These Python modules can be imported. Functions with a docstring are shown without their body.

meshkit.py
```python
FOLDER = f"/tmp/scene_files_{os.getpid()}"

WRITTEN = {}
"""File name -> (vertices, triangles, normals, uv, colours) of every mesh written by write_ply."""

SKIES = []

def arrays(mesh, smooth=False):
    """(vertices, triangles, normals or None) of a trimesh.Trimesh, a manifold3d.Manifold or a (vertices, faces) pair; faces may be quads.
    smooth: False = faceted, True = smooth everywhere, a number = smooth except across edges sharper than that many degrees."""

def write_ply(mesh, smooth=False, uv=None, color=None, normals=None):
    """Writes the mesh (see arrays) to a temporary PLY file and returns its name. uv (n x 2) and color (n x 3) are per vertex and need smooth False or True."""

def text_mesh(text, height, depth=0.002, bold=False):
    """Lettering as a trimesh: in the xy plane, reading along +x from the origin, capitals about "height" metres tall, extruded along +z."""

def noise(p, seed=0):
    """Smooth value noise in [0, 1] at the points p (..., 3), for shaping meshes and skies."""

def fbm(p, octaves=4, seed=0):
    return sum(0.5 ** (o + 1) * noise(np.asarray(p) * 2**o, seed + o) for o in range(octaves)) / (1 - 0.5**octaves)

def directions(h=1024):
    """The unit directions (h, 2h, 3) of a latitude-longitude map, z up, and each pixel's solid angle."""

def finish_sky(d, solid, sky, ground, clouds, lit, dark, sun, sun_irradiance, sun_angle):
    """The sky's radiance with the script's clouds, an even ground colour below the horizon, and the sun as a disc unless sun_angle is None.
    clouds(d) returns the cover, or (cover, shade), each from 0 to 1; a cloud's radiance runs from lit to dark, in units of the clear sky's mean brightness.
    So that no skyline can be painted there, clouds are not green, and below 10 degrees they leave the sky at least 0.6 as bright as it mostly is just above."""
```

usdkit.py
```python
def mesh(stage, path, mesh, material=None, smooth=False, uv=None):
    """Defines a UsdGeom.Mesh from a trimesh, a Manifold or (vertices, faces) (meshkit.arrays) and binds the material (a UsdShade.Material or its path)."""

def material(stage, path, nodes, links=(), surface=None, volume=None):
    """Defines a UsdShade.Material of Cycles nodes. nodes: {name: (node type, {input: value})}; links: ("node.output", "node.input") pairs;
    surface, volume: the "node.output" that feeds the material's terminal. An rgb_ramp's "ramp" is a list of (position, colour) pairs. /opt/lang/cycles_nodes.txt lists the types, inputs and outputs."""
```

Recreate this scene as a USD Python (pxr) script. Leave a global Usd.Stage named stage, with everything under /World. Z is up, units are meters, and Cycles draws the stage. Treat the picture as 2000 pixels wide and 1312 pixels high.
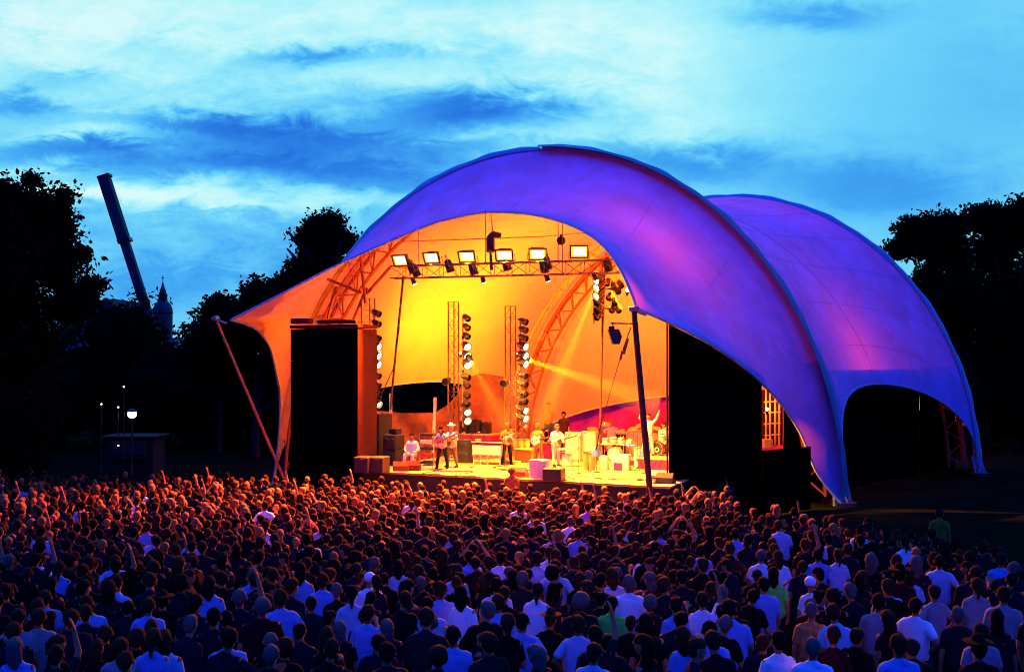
import math, random
import numpy as np
import trimesh, usdkit, meshkit
import manifold3d as m3
from pxr import Usd, UsdGeom, UsdLux, UsdShade, Gf, Sdf, Vt

random.seed(7)
rng = np.random.default_rng(11)
stage = Usd.Stage.CreateInMemory()
UsdGeom.SetStageUpAxis(stage, 'Z')
UsdGeom.Xform.Define(stage, '/World')
UsdGeom.Scope.Define(stage, '/World/Looks')
PI = math.pi

# ------------------------------------------------------------------ camera
CAMZ, YH, F = 6.3, 700.0, 2000.0      # eye height above the stage-side lawn, horizon row and focal length in photo pixels
cam = UsdGeom.Camera.Define(stage, '/World/camera')
cam.CreateHorizontalApertureAttr(36.0)
cam.CreateVerticalApertureAttr(36.0 * 671 / 1024)
cam.CreateFocalLengthAttr(36.0)
cam.CreateVerticalApertureOffsetAttr((YH - 656) / 2000 * 36.0)
cam.CreateClippingRangeAttr(Gf.Vec2f(0.1, 5000))
cam.CreateExposureAttr(0.0)
cam.AddTranslateOp().Set(Gf.Vec3d(0, 0, CAMZ))
cam.AddRotateXOp().Set(90.0)

# ------------------------------------------------------------------ sky (dusk, afterglow in front) and the last of the sun
class Graph:
    """Small expression builder for Cycles nodes."""
    def __init__(s): s.n, s.l, s.c = {}, [], 0
    def node(s, kind, ins=None, **links):
        s.c += 1
        name = f'n{s.c}'
        s.n[name] = (kind, dict(ins or {}))
        for k, src in links.items(): s.put(name, k, src)
        return name
    def put(s, name, k, src):
        if isinstance(src, str): s.l.append((src, f'{name}.{k}'))
        else: s.n[name][1][k] = src
    def m(s, op, a, b=0.0, c=None):
        kw = dict(value1=a, value2=b)
        if c is not None: kw['value3'] = c
        return s.node('math', {'math_type': op}, **kw) + '.value'
    def smooth(s, v, a, b, lo=0.0, hi=1.0):
        return s.node('map_range', {'range_type': 'smoothstep', 'from_min': a, 'from_max': b, 'to_min': lo, 'to_max': hi, 'clamp': True}, value=v) + '.result'
    def mix(s, mode, fac, a, b):
        return s.node('mix_color', {'blend_type': mode, 'use_clamp': True}, fac=fac, a=a, b=b) + '.result'

SUN_EL, SUN_AZ = math.radians(1.5), math.radians(-12)
g = Graph()
dirn = g.node('texture_coordinate') + '.generated'
sx = g.node('separate_xyz', vector=dirn)
dx, dy, dz = sx + '.x', sx + '.y', sx + '.z'
yy = g.m('maximum', dy, 0.18)
X, Z = g.m('divide', dx, yy), g.m('divide', dz, yy)
cv = g.node('combine_xyz', {'z': 0.0}, x=g.m('multiply', X, 3.0), y=g.m('multiply', Z, 9.0)) + '.vector'
n1 = g.node('noise_texture', {'scale': 1.6, 'detail': 7.0, 'roughness': 0.55, 'distortion': 0.4}, vector=cv) + '.fac'
cv2 = g.node('combine_xyz', {'z': 3.7}, x=g.m('multiply', X, 6.0), y=g.m('multiply', Z, 14.0)) + '.vector'
n2 = g.node('noise_texture', {'scale': 3.0, 'detail': 8.0, 'roughness': 0.65, 'distortion': 0.6}, vector=cv2) + '.fac'
n1c, n2c = g.m('subtract', n1, 0.5), g.m('subtract', n2, 0.5)
Xw = g.m('add', g.m('multiply_add', n1c, 0.13, X), g.m('multiply', n2c, 0.09))
Zw = g.m('add', g.m('multiply_add', n1c, -0.035, Z), g.m('multiply', n2c, 0.045))
BLOBS = [(80, 40, 420, 150, .32), (1260, 150, 230, 190, .26), (800, 40, 560, 90, .26), (220, 372, 230, 20, .42), (520, 392, 260, 17, .30),
         (210, 262, 150, 16, .34), (60, 330, 90, 12, .2), (800, 150, 420, 26, .10), (960, 260, 260, 14, .16), (1420, 270, 120, 60, .14),
         (620, 112, 160, 20, -.42), (250, 92, 90, 20, -.12), (130, 150, 90, 22, -.22), (420, 250, 200, 22, -.40), (650, 280, 270, 40, -.46),
         (930, 218, 170, 34, -.50), (170, 292, 200, 22, -.36), (480, 325, 300, 24, -.34), (760, 350, 240, 26, -.30), (560, 388, 55, 8, -.24), (1330, 315, 210, 44, -.40),
         (1560, 30, 170, 26, -.26), (1850, 260, 230, 210, -.06), (1450, 200, 60, 160, -.04), (330, 560, 240, 70, -.26), (40, 205, 90, 24, -.34),
         (1700, 370, 200, 60, -.26), (320, 450, 320, 40, -.06), (1950, 120, 140, 120, -.06), (560, 470, 90, 40, -.10)]
v = 0.61
for px, py, wx, wy, amp in BLOBS:
    ex = g.m('multiply', g.m('subtract', Xw, (px - 1000) / F), F / wx)
    ez = g.m('multiply', g.m('subtract', Zw, (YH - py) / F), F / wy)
    r2 = g.m('multiply_add', ex, ex, g.m('multiply', ez, ez))
    v = g.m('multiply_add', g.m('exponent', g.m('multiply', r2, -1.0)), amp, v)
calm = g.smooth(X, .10, .36, 1.0, .22)
v = g.m('multiply_add', g.m('multiply', n1c, calm), 0.42, v)
v = g.m('multiply_add', g.m('multiply', n2c, calm), 0.42, v)
cv3 = g.node('combine_xyz', {'z': 9.1}, x=g.m('multiply', X, 30.0), y=g.m('multiply', Z, 60.0)) + '.vector'
n3 = g.node('noise_texture', {'scale': 2.0, 'detail': 6.0, 'roughness': 0.7}, vector=cv3) + '.fac'
v = g.m('multiply_add', g.m('multiply', g.m('subtract', n3, 0.5), calm), 0.18, v)
ramp = g.node('rgb_ramp', {'ramp': [(0, (.012, .12, .64)), (.20, (.028, .23, .80)), (.40, (.06, .41, .91)), (.58, (.15, .64, .96)),
                                    (.74, (.30, .81, .97)), (.88, (.48, .91, .97)), (1, (.68, .96, .97))]}, fac=v) + '.color'
front = g.smooth(dy, -0.1, 0.95)
high = g.smooth(dz, 0.30, 0.95)
glow = g.m('multiply', front, g.m('multiply_add', high, -0.55, 1.0))
deep = g.mix('mix', g.smooth(dz, 0.05, 0.85), (.0012, .009, .22), (.014, .11, 1.50))
sky = g.mix('mix', glow, deep, ramp)
stx = g.node('sky_texture', {'sky_type': 'single_scattering', 'sun_disc': False, 'sun_elevation': SUN_EL, 'sun_rotation': SUN_AZ, 'air_density': 1.0, 'aerosol_density': 0.4, 'ozone_density': 3.0}) + '.color'
tint = g.mix('multiply', 1.0, stx, (.10, .35, 1.0))
sky = g.mix('add', 0.02, g.mix('multiply', 1.0, sky, (10., 10., 10.)), tint)
bg = g.node('background_shader', {'strength': 0.1}, color=sky)
skymat = usdkit.material(stage, '/World/Looks/dusk_sky', g.n, g.l, surface=bg + '.background')
dome = UsdLux.DomeLight.Define(stage, '/World/sky')
dome.CreateIntensityAttr(1.0)
UsdShade.MaterialBindingAPI.Apply(dome.GetPrim()).Bind(skymat)
dome.GetPrim().SetCustomDataByKey('kind', 'structure')

sun = UsdLux.DistantLight.Define(stage, '/World/sun')
sun.CreateIntensityAttr(0.02); sun.CreateNormalizeAttr(True); sun.CreateAngleAttr(12.0); sun.CreateColorAttr(Gf.Vec3f(1, .86, .75))
sun.AddRotateXYZOp().Set(Gf.Vec3f(90 - math.degrees(SUN_EL), 0, 180 - math.degrees(SUN_AZ)))

# ------------------------------------------------------------------ helpers
def W(px, py, D):
    """The world point on the photo's ray (px, py) at distance D in front of the eye."""
    return np.array([(px - 1000) / F * D, D, CAMZ - (py - YH) * D / F])

def material(name, color, rough=.7, var=.25, scale=6.0, metal=0.0, bump=0.0, spec=.4, sheen=0.0):
    c = np.array(color, float)
    n = {'t': ('texture_coordinate', {}), 'n': ('noise_texture', {'scale': scale, 'detail': 4.0, 'roughness': .6}),
         'r': ('rgb_ramp', {'ramp': [(.25, tuple(c * (1 - var))), (.75, tuple(np.minimum(c * (1 + var), 1)))]}),
         'p': ('principled_bsdf', {'roughness': rough, 'metallic': metal, 'specular_ior_level': spec, 'sheen_weight': sheen})}
    l = [('t.object', 'n.vector'), ('n.fac', 'r.fac'), ('r.color', 'p.base_color')]
    if bump:
        n['b'] = ('bump', {'strength': .6, 'distance': bump}); l += [('n.fac', 'b.height'), ('b.normal', 'p.normal')]
    return usdkit.material(stage, '/World/Looks/' + name, n, l, surface='p.BSDF')

def emitter(name, color, strength):
    return usdkit.material(stage, '/World/Looks/' + name, {'e': ('emission', {'color': color, 'strength': strength})}, surface='e.emission')

M = {}
M['steel'] = material('galvanised_steel', (.36, .36, .37), .42, .2, 9, .7)
M['alu'] = material('truss_aluminium', (.62, .61, .6), .35, .12, 9, .6)
M['black_metal'] = material('black_metal', (.022, .022, .025), .45, .3, 7)
M['black_cloth'] = material('black_stage_cloth', (.0014, .0014, .0018), 1.0, .4, 1.5, spec=0.0)
M['black_box'] = material('black_speaker_paint', (.018, .018, .022), .6, .3, 5)
M['grille'] = material('speaker_grille', (.030, .028, .032), .6, .35, 40)
M['red_lit'] = material('red_lit_sheet', (.060, .010, .004), .85, .15, 2.5)  # red stage light put into the colour of lit sheets and poles
M['deck'] = material('stage_deck_ply', (.50, .36, .14), .6, .25, 2.2)
M['deck_edge'] = material('stage_front_skirt', (.010, .010, .013), .9, .3, 2)
M['grass'] = material('trodden_grass', (.008, .011, .005), .98, .5, 1.2, bump=.02, spec=.0)
M['bark'] = material('tree_bark', (.010, .008, .006), .9, .4, 5)
M['rope'] = material('guy_rope', (.05, .045, .04), .8, .2, 20)
M['hem'] = material('tent_hem_webbing', (.34, .46, .66), .7, .12, 5)
M['cover'] = material('arch_cover_strip', (.06, .20, .34), .75, .25, 1.1)
M['red_truss'] = material('red_lit_truss_steel', (.26, .07, .05), .6, .2, 6)  # dim red light on the trusses put into their colour
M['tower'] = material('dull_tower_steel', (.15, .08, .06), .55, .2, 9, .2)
M['lit_pole'] = material('orange_lit_pole', (.85, .24, .04), .6, .15, 6)  # orange light of the stage put into the pole colour
M['seam'] = material('tent_weld_seam', (.20, .32, .78), .7, .1, 3)
M['net'] = material('scrim_netting', (.42, .24, .12), .9, .45, 2.6)
M['crimson'] = material('crimson_backdrop', (.45, .012, .20), .9, .35, 1.1)
M['wood'] = material('tan_tolex', (.52, .40, .26), .7, .2, 6)
M['white'] = material('white_lacquer', (.80, .77, .70), .4, .06, 6)
M['cream'] = material('cream_paint', (.72, .66, .50), .45, .1, 5)
M['red'] = material('red_drum_wrap', (.42, .03, .03), .35, .2, 8)
M['brass'] = material('cymbal_brass', (.80, .60, .26), .3, .15, 14, .9)
M['chrome'] = material('chrome_stand', (.70, .70, .70), .2, .06, 14, .9)
M['blue_cloth'] = material('blue_towel', (.03, .10, .55), .9, .2, 12)
M['orange_wood'] = material('honey_guitar_wood', (.52, .24, .07), .35, .25, 9)
M['dark_wood'] = material('dark_fretboard', (.07, .035, .02), .5, .25, 12)
M['plaster'] = material('pale_plaster', (.20, .22, .26), .9, .2, .5)
M['slate'] = material('slate_roof', (.05, .055, .065), .8, .3, 1.0)
M['copper'] = material('church_copper_roof', (.10, .15, .16), .7, .2, .3)
M['hut'] = material('painted_hut_boards', (.003, .003, .0035), .8, .3, 3)
M['globe'] = emitter('globe_lamp_glass', (.78, 1.0, .62), 3.0)
M['bulb'] = emitter('small_bulb_glass', (1.0, .85, .40), 2.0)
M['flood_lens'] = emitter('floodlight_lens', (1.0, .62, .16), 26.0)
M['flood_glow'] = emitter('floodlight_glow', (1.0, .60, .02), 1.6)  # yellow halo round the lens made as an emitting plate
M['par_lens'] = emitter('par_lamp_lens', (1.0, .70, .26), 22.0)
M['dead_lens'] = material('unlit_lens', (.05, .04, .06), .15, .2, 9)

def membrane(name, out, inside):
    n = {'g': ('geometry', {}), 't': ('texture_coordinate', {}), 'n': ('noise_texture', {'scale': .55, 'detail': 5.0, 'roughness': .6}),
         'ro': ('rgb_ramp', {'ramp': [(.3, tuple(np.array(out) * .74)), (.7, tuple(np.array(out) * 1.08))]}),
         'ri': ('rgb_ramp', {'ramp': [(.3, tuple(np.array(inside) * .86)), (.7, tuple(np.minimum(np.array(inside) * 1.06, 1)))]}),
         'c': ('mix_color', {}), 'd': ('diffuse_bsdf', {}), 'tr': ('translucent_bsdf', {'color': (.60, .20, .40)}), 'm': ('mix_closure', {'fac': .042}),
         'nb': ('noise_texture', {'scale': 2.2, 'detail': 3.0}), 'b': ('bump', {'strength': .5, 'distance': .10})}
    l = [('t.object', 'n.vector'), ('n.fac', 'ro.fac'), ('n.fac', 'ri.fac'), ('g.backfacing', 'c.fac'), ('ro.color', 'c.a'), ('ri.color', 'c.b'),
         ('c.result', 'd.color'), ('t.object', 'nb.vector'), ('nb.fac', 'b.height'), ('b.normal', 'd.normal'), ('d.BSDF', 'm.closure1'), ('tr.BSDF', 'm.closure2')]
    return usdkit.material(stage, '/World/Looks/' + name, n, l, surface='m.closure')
M['membrane'] = membrane('tent_membrane', (.24, .40, .95), (.58, .40, .028))  # gold inner side puts the orange stage light into the membrane colour

def foliage(name, color):
    c = np.array(color)
    n = {'g': ('geometry', {}), 'r': ('rgb_ramp', {'ramp': [(0, tuple(c * .5)), (1, tuple(c * 1.5))]}), 'd': ('diffuse_bsdf', {}), 'tr': ('translucent_bsdf', {'color': tuple(c * .6)}), 'm': ('mix_closure', {'fac': .2})}
    return usdkit.material(stage, '/World/Looks/' + name, n, [('g.random_per_island', 'r.fac'), ('r.color', 'd.color'), ('d.BSDF', 'm.closure1'), ('tr.BSDF', 'm.closure2')], surface='m.closure')
M['leaf'] = foliage('dark_foliage', (.016, .026, .014))

USED = {}
def path_for(name, parent=None):
    base = (str(parent.GetPath()) if parent is not None else '/World') + '/' + name
    k = USED.get(base, 0); USED[base] = k + 1
    return base if k == 0 else f'{base}_{k:03d}'

def tag(p, label=None, cat=None, group=None, kind=None):
    for k, val in (('label', label), ('category', cat), ('group', group), ('kind', kind)):
        if val: p.SetCustomDataByKey(k, val)
    return p

def frame(loc=(0, 0, 0), rz=0.0):
    m = np.eye(4); c, s = math.cos(rz), math.sin(rz)
    m[:2, :2] = [[c, -s], [s, c]]; m[:3, 3] = loc
    return m

def usdm(m): return Gf.Matrix4d(*np.asarray(m, float).T.ravel().tolist())

def thing(name, label, cat, group=None, m=None, loc=(0, 0, 0), rz=0.0):
    x = UsdGeom.Xform.Define(stage, path_for(name))
    x.AddTransformOp().Set(usdm(frame(loc, rz) if m is None else m))
    return tag(x.GetPrim(), label, cat, group)

def obj(name, mesh, mat, parent=None, smooth=False, label=None, kind=None):
    if isinstance(mesh, MB): mesh = mesh.get()
    p = usdkit.mesh(stage, path_for(name, parent), mesh, M[mat] if isinstance(mat, str) else mat, smooth=smooth).GetPrim()
    return tag(p, label=label, kind=kind)

def copy_of(cls, name, label, cat, group, m):
    x = UsdGeom.Xform.Define(stage, path_for(name))
    x.AddTransformOp().Set(usdm(m))
    p = x.GetPrim(); p.GetReferences().AddInternalReference(cls.GetPath()); p.SetInstanceable(True)
    return tag(p, label, cat, group)

def cls(name):
    p = stage.CreateClassPrim(path_for(name)); p.SetTypeName('Xform'); return p

def rot_to(d, up=(0, 0, 1)):
    """Rotation whose z column is d."""
    d = np.asarray(d, float); d = d / np.linalg.norm(d); up = np.asarray(up, float)
    if abs(d @ up) > .98: up = np.array([0, 1., 0])
    x = np.cross(up, d); x /= np.linalg.norm(x); y = np.cross(d, x)
    return np.stack([x, y, d], 1)

class MB:
    """Collects simple pieces that become one mesh."""
    def __init__(s): s.v, s.f, s.n = [], [], 0
    def add(s, v, f):
        v, f = np.asarray(v, float), np.asarray(f, int)
        if f.shape[1] == 4: f = np.vstack([f[:, [0, 1, 2]], f[:, [0, 2, 3]]])
        s.v.append(v); s.f.append(f + s.n); s.n += len(v); return s
    def tm(s, t, m=None):
        if m is not None: t = t.copy(); t.apply_transform(m)
        return s.add(t.vertices, t.faces)
    def box(s, c, size, R=None, ch=0.0):
        h = np.array(size, float) / 2
        if ch:
            pts = []
            for q in np.ndindex(2, 2, 2):
                sg = np.array(q) * 2 - 1
                for k in range(3):
                    e = h.copy(); e[[i for i in range(3) if i != k]] -= ch; pts.append(sg * e)
            t = trimesh.convex.convex_hull(np.array(pts)); v, f = t.vertices, t.faces
        else:
            v = np.array([[x, y, z] for x in (-1, 1) for y in (-1, 1) for z in (-1, 1)], float) * h
            f = np.array([[0, 1, 3, 2], [4, 6, 7, 5], [0, 4, 5, 1], [2, 3, 7, 6], [0, 2, 6, 4], [1, 5, 7, 3]])
        if R is not None: v = v @ np.asarray(R).T
        return s.add(v + np.asarray(c, float), f)
    def tube(s, p, r=.03, n=6):
        p = np.asarray(p, float); r = np.broadcast_to(r, (len(p),))
        t = np.gradient(p, axis=0); t /= np.linalg.norm(t, axis=1, keepdims=True) + 1e-12
        a = np.cross(t, np.where(np.abs(t[:, 2:]) < .9, [0, 0, 1.], [1., 0, 0])); a /= np.linalg.norm(a, axis=1, keepdims=True)
        b = np.cross(t, a); ang = np.arange(n) * 2 * PI / n
        v = p[:, None] + r[:, None, None] * (np.cos(ang)[None, :, None] * a[:, None] + np.sin(ang)[None, :, None] * b[:, None])
        k = len(p); i, j = np.meshgrid(np.arange(k - 1), np.arange(n), indexing='ij')
        q = np.stack([i * n + j, i * n + (j + 1) % n, (i + 1) * n + (j + 1) % n, (i + 1) * n + j], -1).reshape(-1, 4)
        q = np.vstack([q[:, [0, 1, 2]], q[:, [0, 2, 3]]])
        caps = [[0, j + 1, j] for j in range(1, n - 1)] + [[(k - 1) * n, (k - 1) * n + j, (k - 1) * n + j + 1] for j in range(1, n - 1)]
        return s.add(v.reshape(-1, 3), np.vstack([q, caps]))
    def ball(s, c, r, n=2, sc=(1, 1, 1)):
        t = trimesh.creation.icosphere(n, 1.0); return s.add(t.vertices * np.array(sc) * r + np.asarray(c), t.faces)
    def lathe(s, prof, n=16, m=None):
        """prof: (radius, height) pairs, turned about z."""
        t = trimesh.creation.revolve(np.array(prof, float), sections=n); return s.tm(t, m)
    def cyl(s, c, r, h, axis=(0, 0, 1), n=16):
        m = np.eye(4); m[:3, :3] = rot_to(axis); m[:3, 3] = c
        return s.lathe([(0, -h / 2), (r * .97, -h / 2), (r, -h / 2 + min(.02, h / 5)), (r, h / 2 - min(.02, h / 5)), (r * .97, h / 2), (0, h / 2)], n, m)
    def get(s): return trimesh.Trimesh(np.vstack(s.v), np.vstack(s.f), process=False)

def grid_mesh(P, flip=False):
    """P: (a, b, 3) grid of points as a sheet."""
    a, b = P.shape[:2]; i, j = np.meshgrid(np.arange(a - 1), np.arange(b - 1), indexing='ij')
    q = np.stack([i * b + j, (i + 1) * b + j, (i + 1) * b + j + 1, i * b + j + 1], -1).reshape(-1, 4)
    if flip: q = q[:, ::-1]
    f = np.vstack([q[:, [0, 1, 2]], q[:, [0, 2, 3]]])
    v = P.reshape(-1, 3)
    ar = np.linalg.norm(np.cross(v[f[:, 1]] - v[f[:, 0]], v[f[:, 2]] - v[f[:, 0]]), axis=1)
    return trimesh.Trimesh(v, f[ar > 1e-7], process=False)

def truss(root, p0, p1, w=.4, bays=8, mat='tower', chords=4, r=.028, rl=.014, h=None):
    p0, p1 = np.asarray(p0, float), np.asarray(p1, float); h = h or w
    R = rot_to(p1 - p0); x, y = R[:, 0] * w / 2, R[:, 1] * h / 2
    offs = [x + y, -x + y, -x - y, x - y] if chords == 4 else [y * 1.15, -x - y * .6, x - y * .6]
    for o in offs: obj('chord', MB().tube([p0 + o, p1 + o], r, 6), mat, root, 40)
    lac = MB(); k = len(offs)
    for b in range(bays):
        a0, a1 = p0 + (p1 - p0) * b / bays, p0 + (p1 - p0) * (b + 1) / bays
        for i in range(k):
            o0, o1 = offs[i], offs[(i + 1) % k]
            if b % 2: o0, o1 = o1, o0
            lac.tube([a0 + o0, a1 + o1], rl, 4)
            lac.tube([a1 + offs[i], a1 + offs[(i + 1) % k]], rl, 4)
    obj('lacing', lac, mat, root, kind='stuff')

# ------------------------------------------------------------------ ground
def ground_z(y): return np.maximum(0.0, (36.0 - np.asarray(y, float)) * .045)
gx = np.r_[-1500, -400, -120, np.linspace(-70, 70, 71), 120, 400, 1500]
gy = np.r_[-300, -60, np.linspace(-10, 110, 61), 200, 500, 2500]
GX, GY = np.meshgrid(gx, gy, indexing='ij')
GZ = np.minimum(ground_z(GY), 2.2) + .03 * (meshkit.noise(np.stack([GX * .4, GY * .4, 0 * GX], -1)) - .5)
tag(obj('ground', grid_mesh(np.stack([GX, GY, GZ], -1)), 'grass', smooth=True), kind='structure')

# ------------------------------------------------------------------ the tent
TH = .24
U = np.array([math.cos(TH), -math.sin(TH), 0]); WB = np.array([math.sin(TH), math.cos(TH), 0])
C1, R1, H1 = np.array([1.29, 46.86, 0]), 13.26, 15.9
C2, R2, H2 = np.array([12.26, 58.09, 0]), 13.20, 15.5
def arch(C, R, H, ph):
    ph = np.asarray(ph, float)
    return C + np.cos(ph)[..., None] * R * U + np.sin(ph)[..., None] * np.array([0, 0, H])
def pchip(pts, s, q):
    from scipy.interpolate import PchipInterpolator
    return PchipInterpolator(s, pts, axis=0)(q)
A1 = lambda ph: arch(C1, R1, H1, ph)
A2 = lambda ph: arch(C2, R2, H2, ph)
E_R = [tuple(A1(0) - WB * .4), W(1600, 930, 43.2), W(1560, 840, 42.3), W(1500, 760, 40.5), W(1400, 680, 37.6), W(1308, 631, 35.6), W(1243, 603, 34.4)]
E_M = [W(1243, 603, 34.4), W(1229, 563, 34.7), W(1190, 493, 35.8), W(1145, 455, 37), W(1085, 430, 38.2), W(1020, 417, 39.2), W(950, 415, 40), W(870, 430, 40.8), W(800, 455, 41.3), W(730, 486, 41.6), W(650, 522, 41.9), W(550, 574, 42), W(450, 625, 42)]
E_L = [W(450, 625, 42), W(500, 643, 43), W(528, 680, 44.5), W(540, 730, 46), W(547, 800, 48), tuple(A1(PI) - WB * .3)]
def seg(pts, q):
    pts = np.array(pts); d = np.r_[0, np.cumsum(np.linalg.norm(np.diff(pts, axis=0), axis=1))]
    return pchip(pts, d / d[-1], q)
S1, S2 = .30, .80
def edge(s):
    s = np.asarray(s, float); out = np.empty(s.shape + (3,))
    for a, b, pts in ((0, S1, E_R), (S1, S2, E_M), (S2, 1, E_L)):
        k = (s >= a) & (s <= b); out[k] = seg(pts, (s[k] - a) / (b - a))
    return out
def phi_of(s): return PI * np.interp(s, [0, S1, .55, S2, 1], [0, .30, .55, .80, 1])
def canopy(s, t):
    a, e = A1(phi_of(s)), edge(s); t = np.asarray(t)[..., None]
    P = a * (1 - t) + e * t
    n = np.stack([np.cos(phi_of(s)) * .5 * U[0], np.cos(phi_of(s)) * .5 * U[1], np.sin(phi_of(s)) * .8 + .1], -1)
    span = np.linalg.norm(a - e, axis=-1, keepdims=True)
    return P - n * 4 * t * (1 - t) * .075 * span
ss = np.unique(np.r_[np.linspace(0, 1, 121), S1, S2]); tt = np.linspace(0, 1, 25)
SS, TT = np.meshgrid(ss, tt, indexing='ij')
tent = thing('festival_tent', 'huge pale membrane tent with two arches glowing orange over the stage', 'tent')
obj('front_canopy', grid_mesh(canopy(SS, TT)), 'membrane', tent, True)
PHM = .36
def vault(a, t):
    """a 0..1 along the arch from the right lower edge to the left one, t 0..1 from arch 1 to arch 2."""
    lo = PHM * np.sqrt(np.maximum(4 * t * (1 - t), 0)) ** .8
    ph = lo + (PI - 2 * lo) * a
    k = 1 - .085 * 4 * t * (1 - t); k = k[..., None]; tt_ = t[..., None]
    C, R, H = C1 * (1 - tt_) + C2 * tt_, R1 * (1 - tt_) + R2 * tt_, H1 * (1 - tt_) + H2 * tt_
    return C + np.cos(ph)[..., None] * R * k * U + np.sin(ph)[..., None] * H * k * np.array([0, 0, 1.])
AA, TV = np.meshgrid(np.linspace(0, 1, 97), (1 - np.cos(np.linspace(0, PI, 33))) / 2, indexing='ij')
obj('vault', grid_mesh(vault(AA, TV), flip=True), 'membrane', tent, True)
RE = np.array([tuple(A2(0) + WB * .2), (26.2, 58.5, 2.3), (24.5, 63, 3.3), (18, 67.5, 3.9), (11, 68.5, 3.8), (5.2, 66.8, 3.0), (1.0, 64, 1.4), tuple(A2(PI) + WB * .2)])
def rear(s, t):
    a = A2(PI * s); e = seg(RE, s); t = t[..., None]
    P = a * (1 - t) + e * t
    out = np.stack([.62 + 0 * s, .70 + 0 * s, .3 * np.sin(PI * s)], -1)
    return P + out * 4 * t * (1 - t) * .9 * np.sin(PI * s)[..., None]
SR, TR_ = np.meshgrid(np.linspace(0, 1, 81), np.linspace(0, 1, 21), indexing='ij')
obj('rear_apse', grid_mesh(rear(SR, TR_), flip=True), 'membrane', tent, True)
# hems, arch cover and seams
q = np.linspace(0, 1, 161)
for a, b in ((0, S1), (S1, S2), (S2, 1)):
    obj('edge_hem', MB().tube(canopy(np.linspace(a, b, 70), np.ones(70)), .055, 6), 'hem', tent, 40)
for side in (0., 1.):
    tq = (1 - np.cos(np.linspace(0, PI, 60))) / 2
    obj('scallop_hem', MB().tube(vault(np.full(60, side), tq), .05, 6), 'hem', tent, 40)
obj('rear_hem', MB().tube(rear(np.linspace(0, 1, 60), np.ones(60)), .06, 5), 'hem', tent, 40)
def strip(Afun, w0, w1, lift, p0, p1, n=90):
    ph = np.linspace(p0, p1, n); c = Afun(ph)
    t = np.gradient(c, axis=0); t /= np.linalg.norm(t, axis=1, keepdims=True)
    up = c - np.array([C1[0], C1[1], 0]) if Afun is A1 else c - np.array([C2[0], C2[1], 0]); up = up / np.linalg.norm(up, axis=1, keepdims=True)
    sd = np.cross(t, up); sd /= np.linalg.norm(sd, axis=1, keepdims=True)
    wv = np.interp(ph, [p0, p0 + .3, p1], [w0, w1, w1]) [:, None]
    wr = (.05 * np.sin(ph * 23) + .04 * np.sin(ph * 51))[:, None]
    P = np.stack([c - sd * wv + up * (lift - .16), c - sd * wv * .5 + up * lift, c + up * (lift + .08 + wr * .5), c + sd * wv * .5 + up * lift, c + sd * wv + up * (lift - .16)], 1)
    return P
obj('arch_cover', grid_mesh(strip(A1, .42, .74, .10, .03, PI * .5)), 'cover', tent, True)
obj('ridge_band', grid_mesh(strip(A1, .22, .22, .05, PI * .5, PI * .86)), 'hem', tent, True)
obj('ridge_band', grid_mesh(strip(A2, .22, .22, .05, .04, PI * .9)), 'hem', tent, True)
for s_ in (.13, .2, .26, .36, .43, .5, .57, .64, .71):
    tq = np.linspace(.02, .98, 30); P = canopy(np.full(30, s_), tq)
    obj('seam', MB().tube(P + np.array([0, 0, .0]), .011, 4), 'seam', tent)
for a_ in (.06, .13, .21, .29, .37, .45):
    tq = np.linspace(.02, .98, 30); obj('seam', MB().tube(vault(np.full(30, a_), tq), .011, 4), 'seam', tent)
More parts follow.
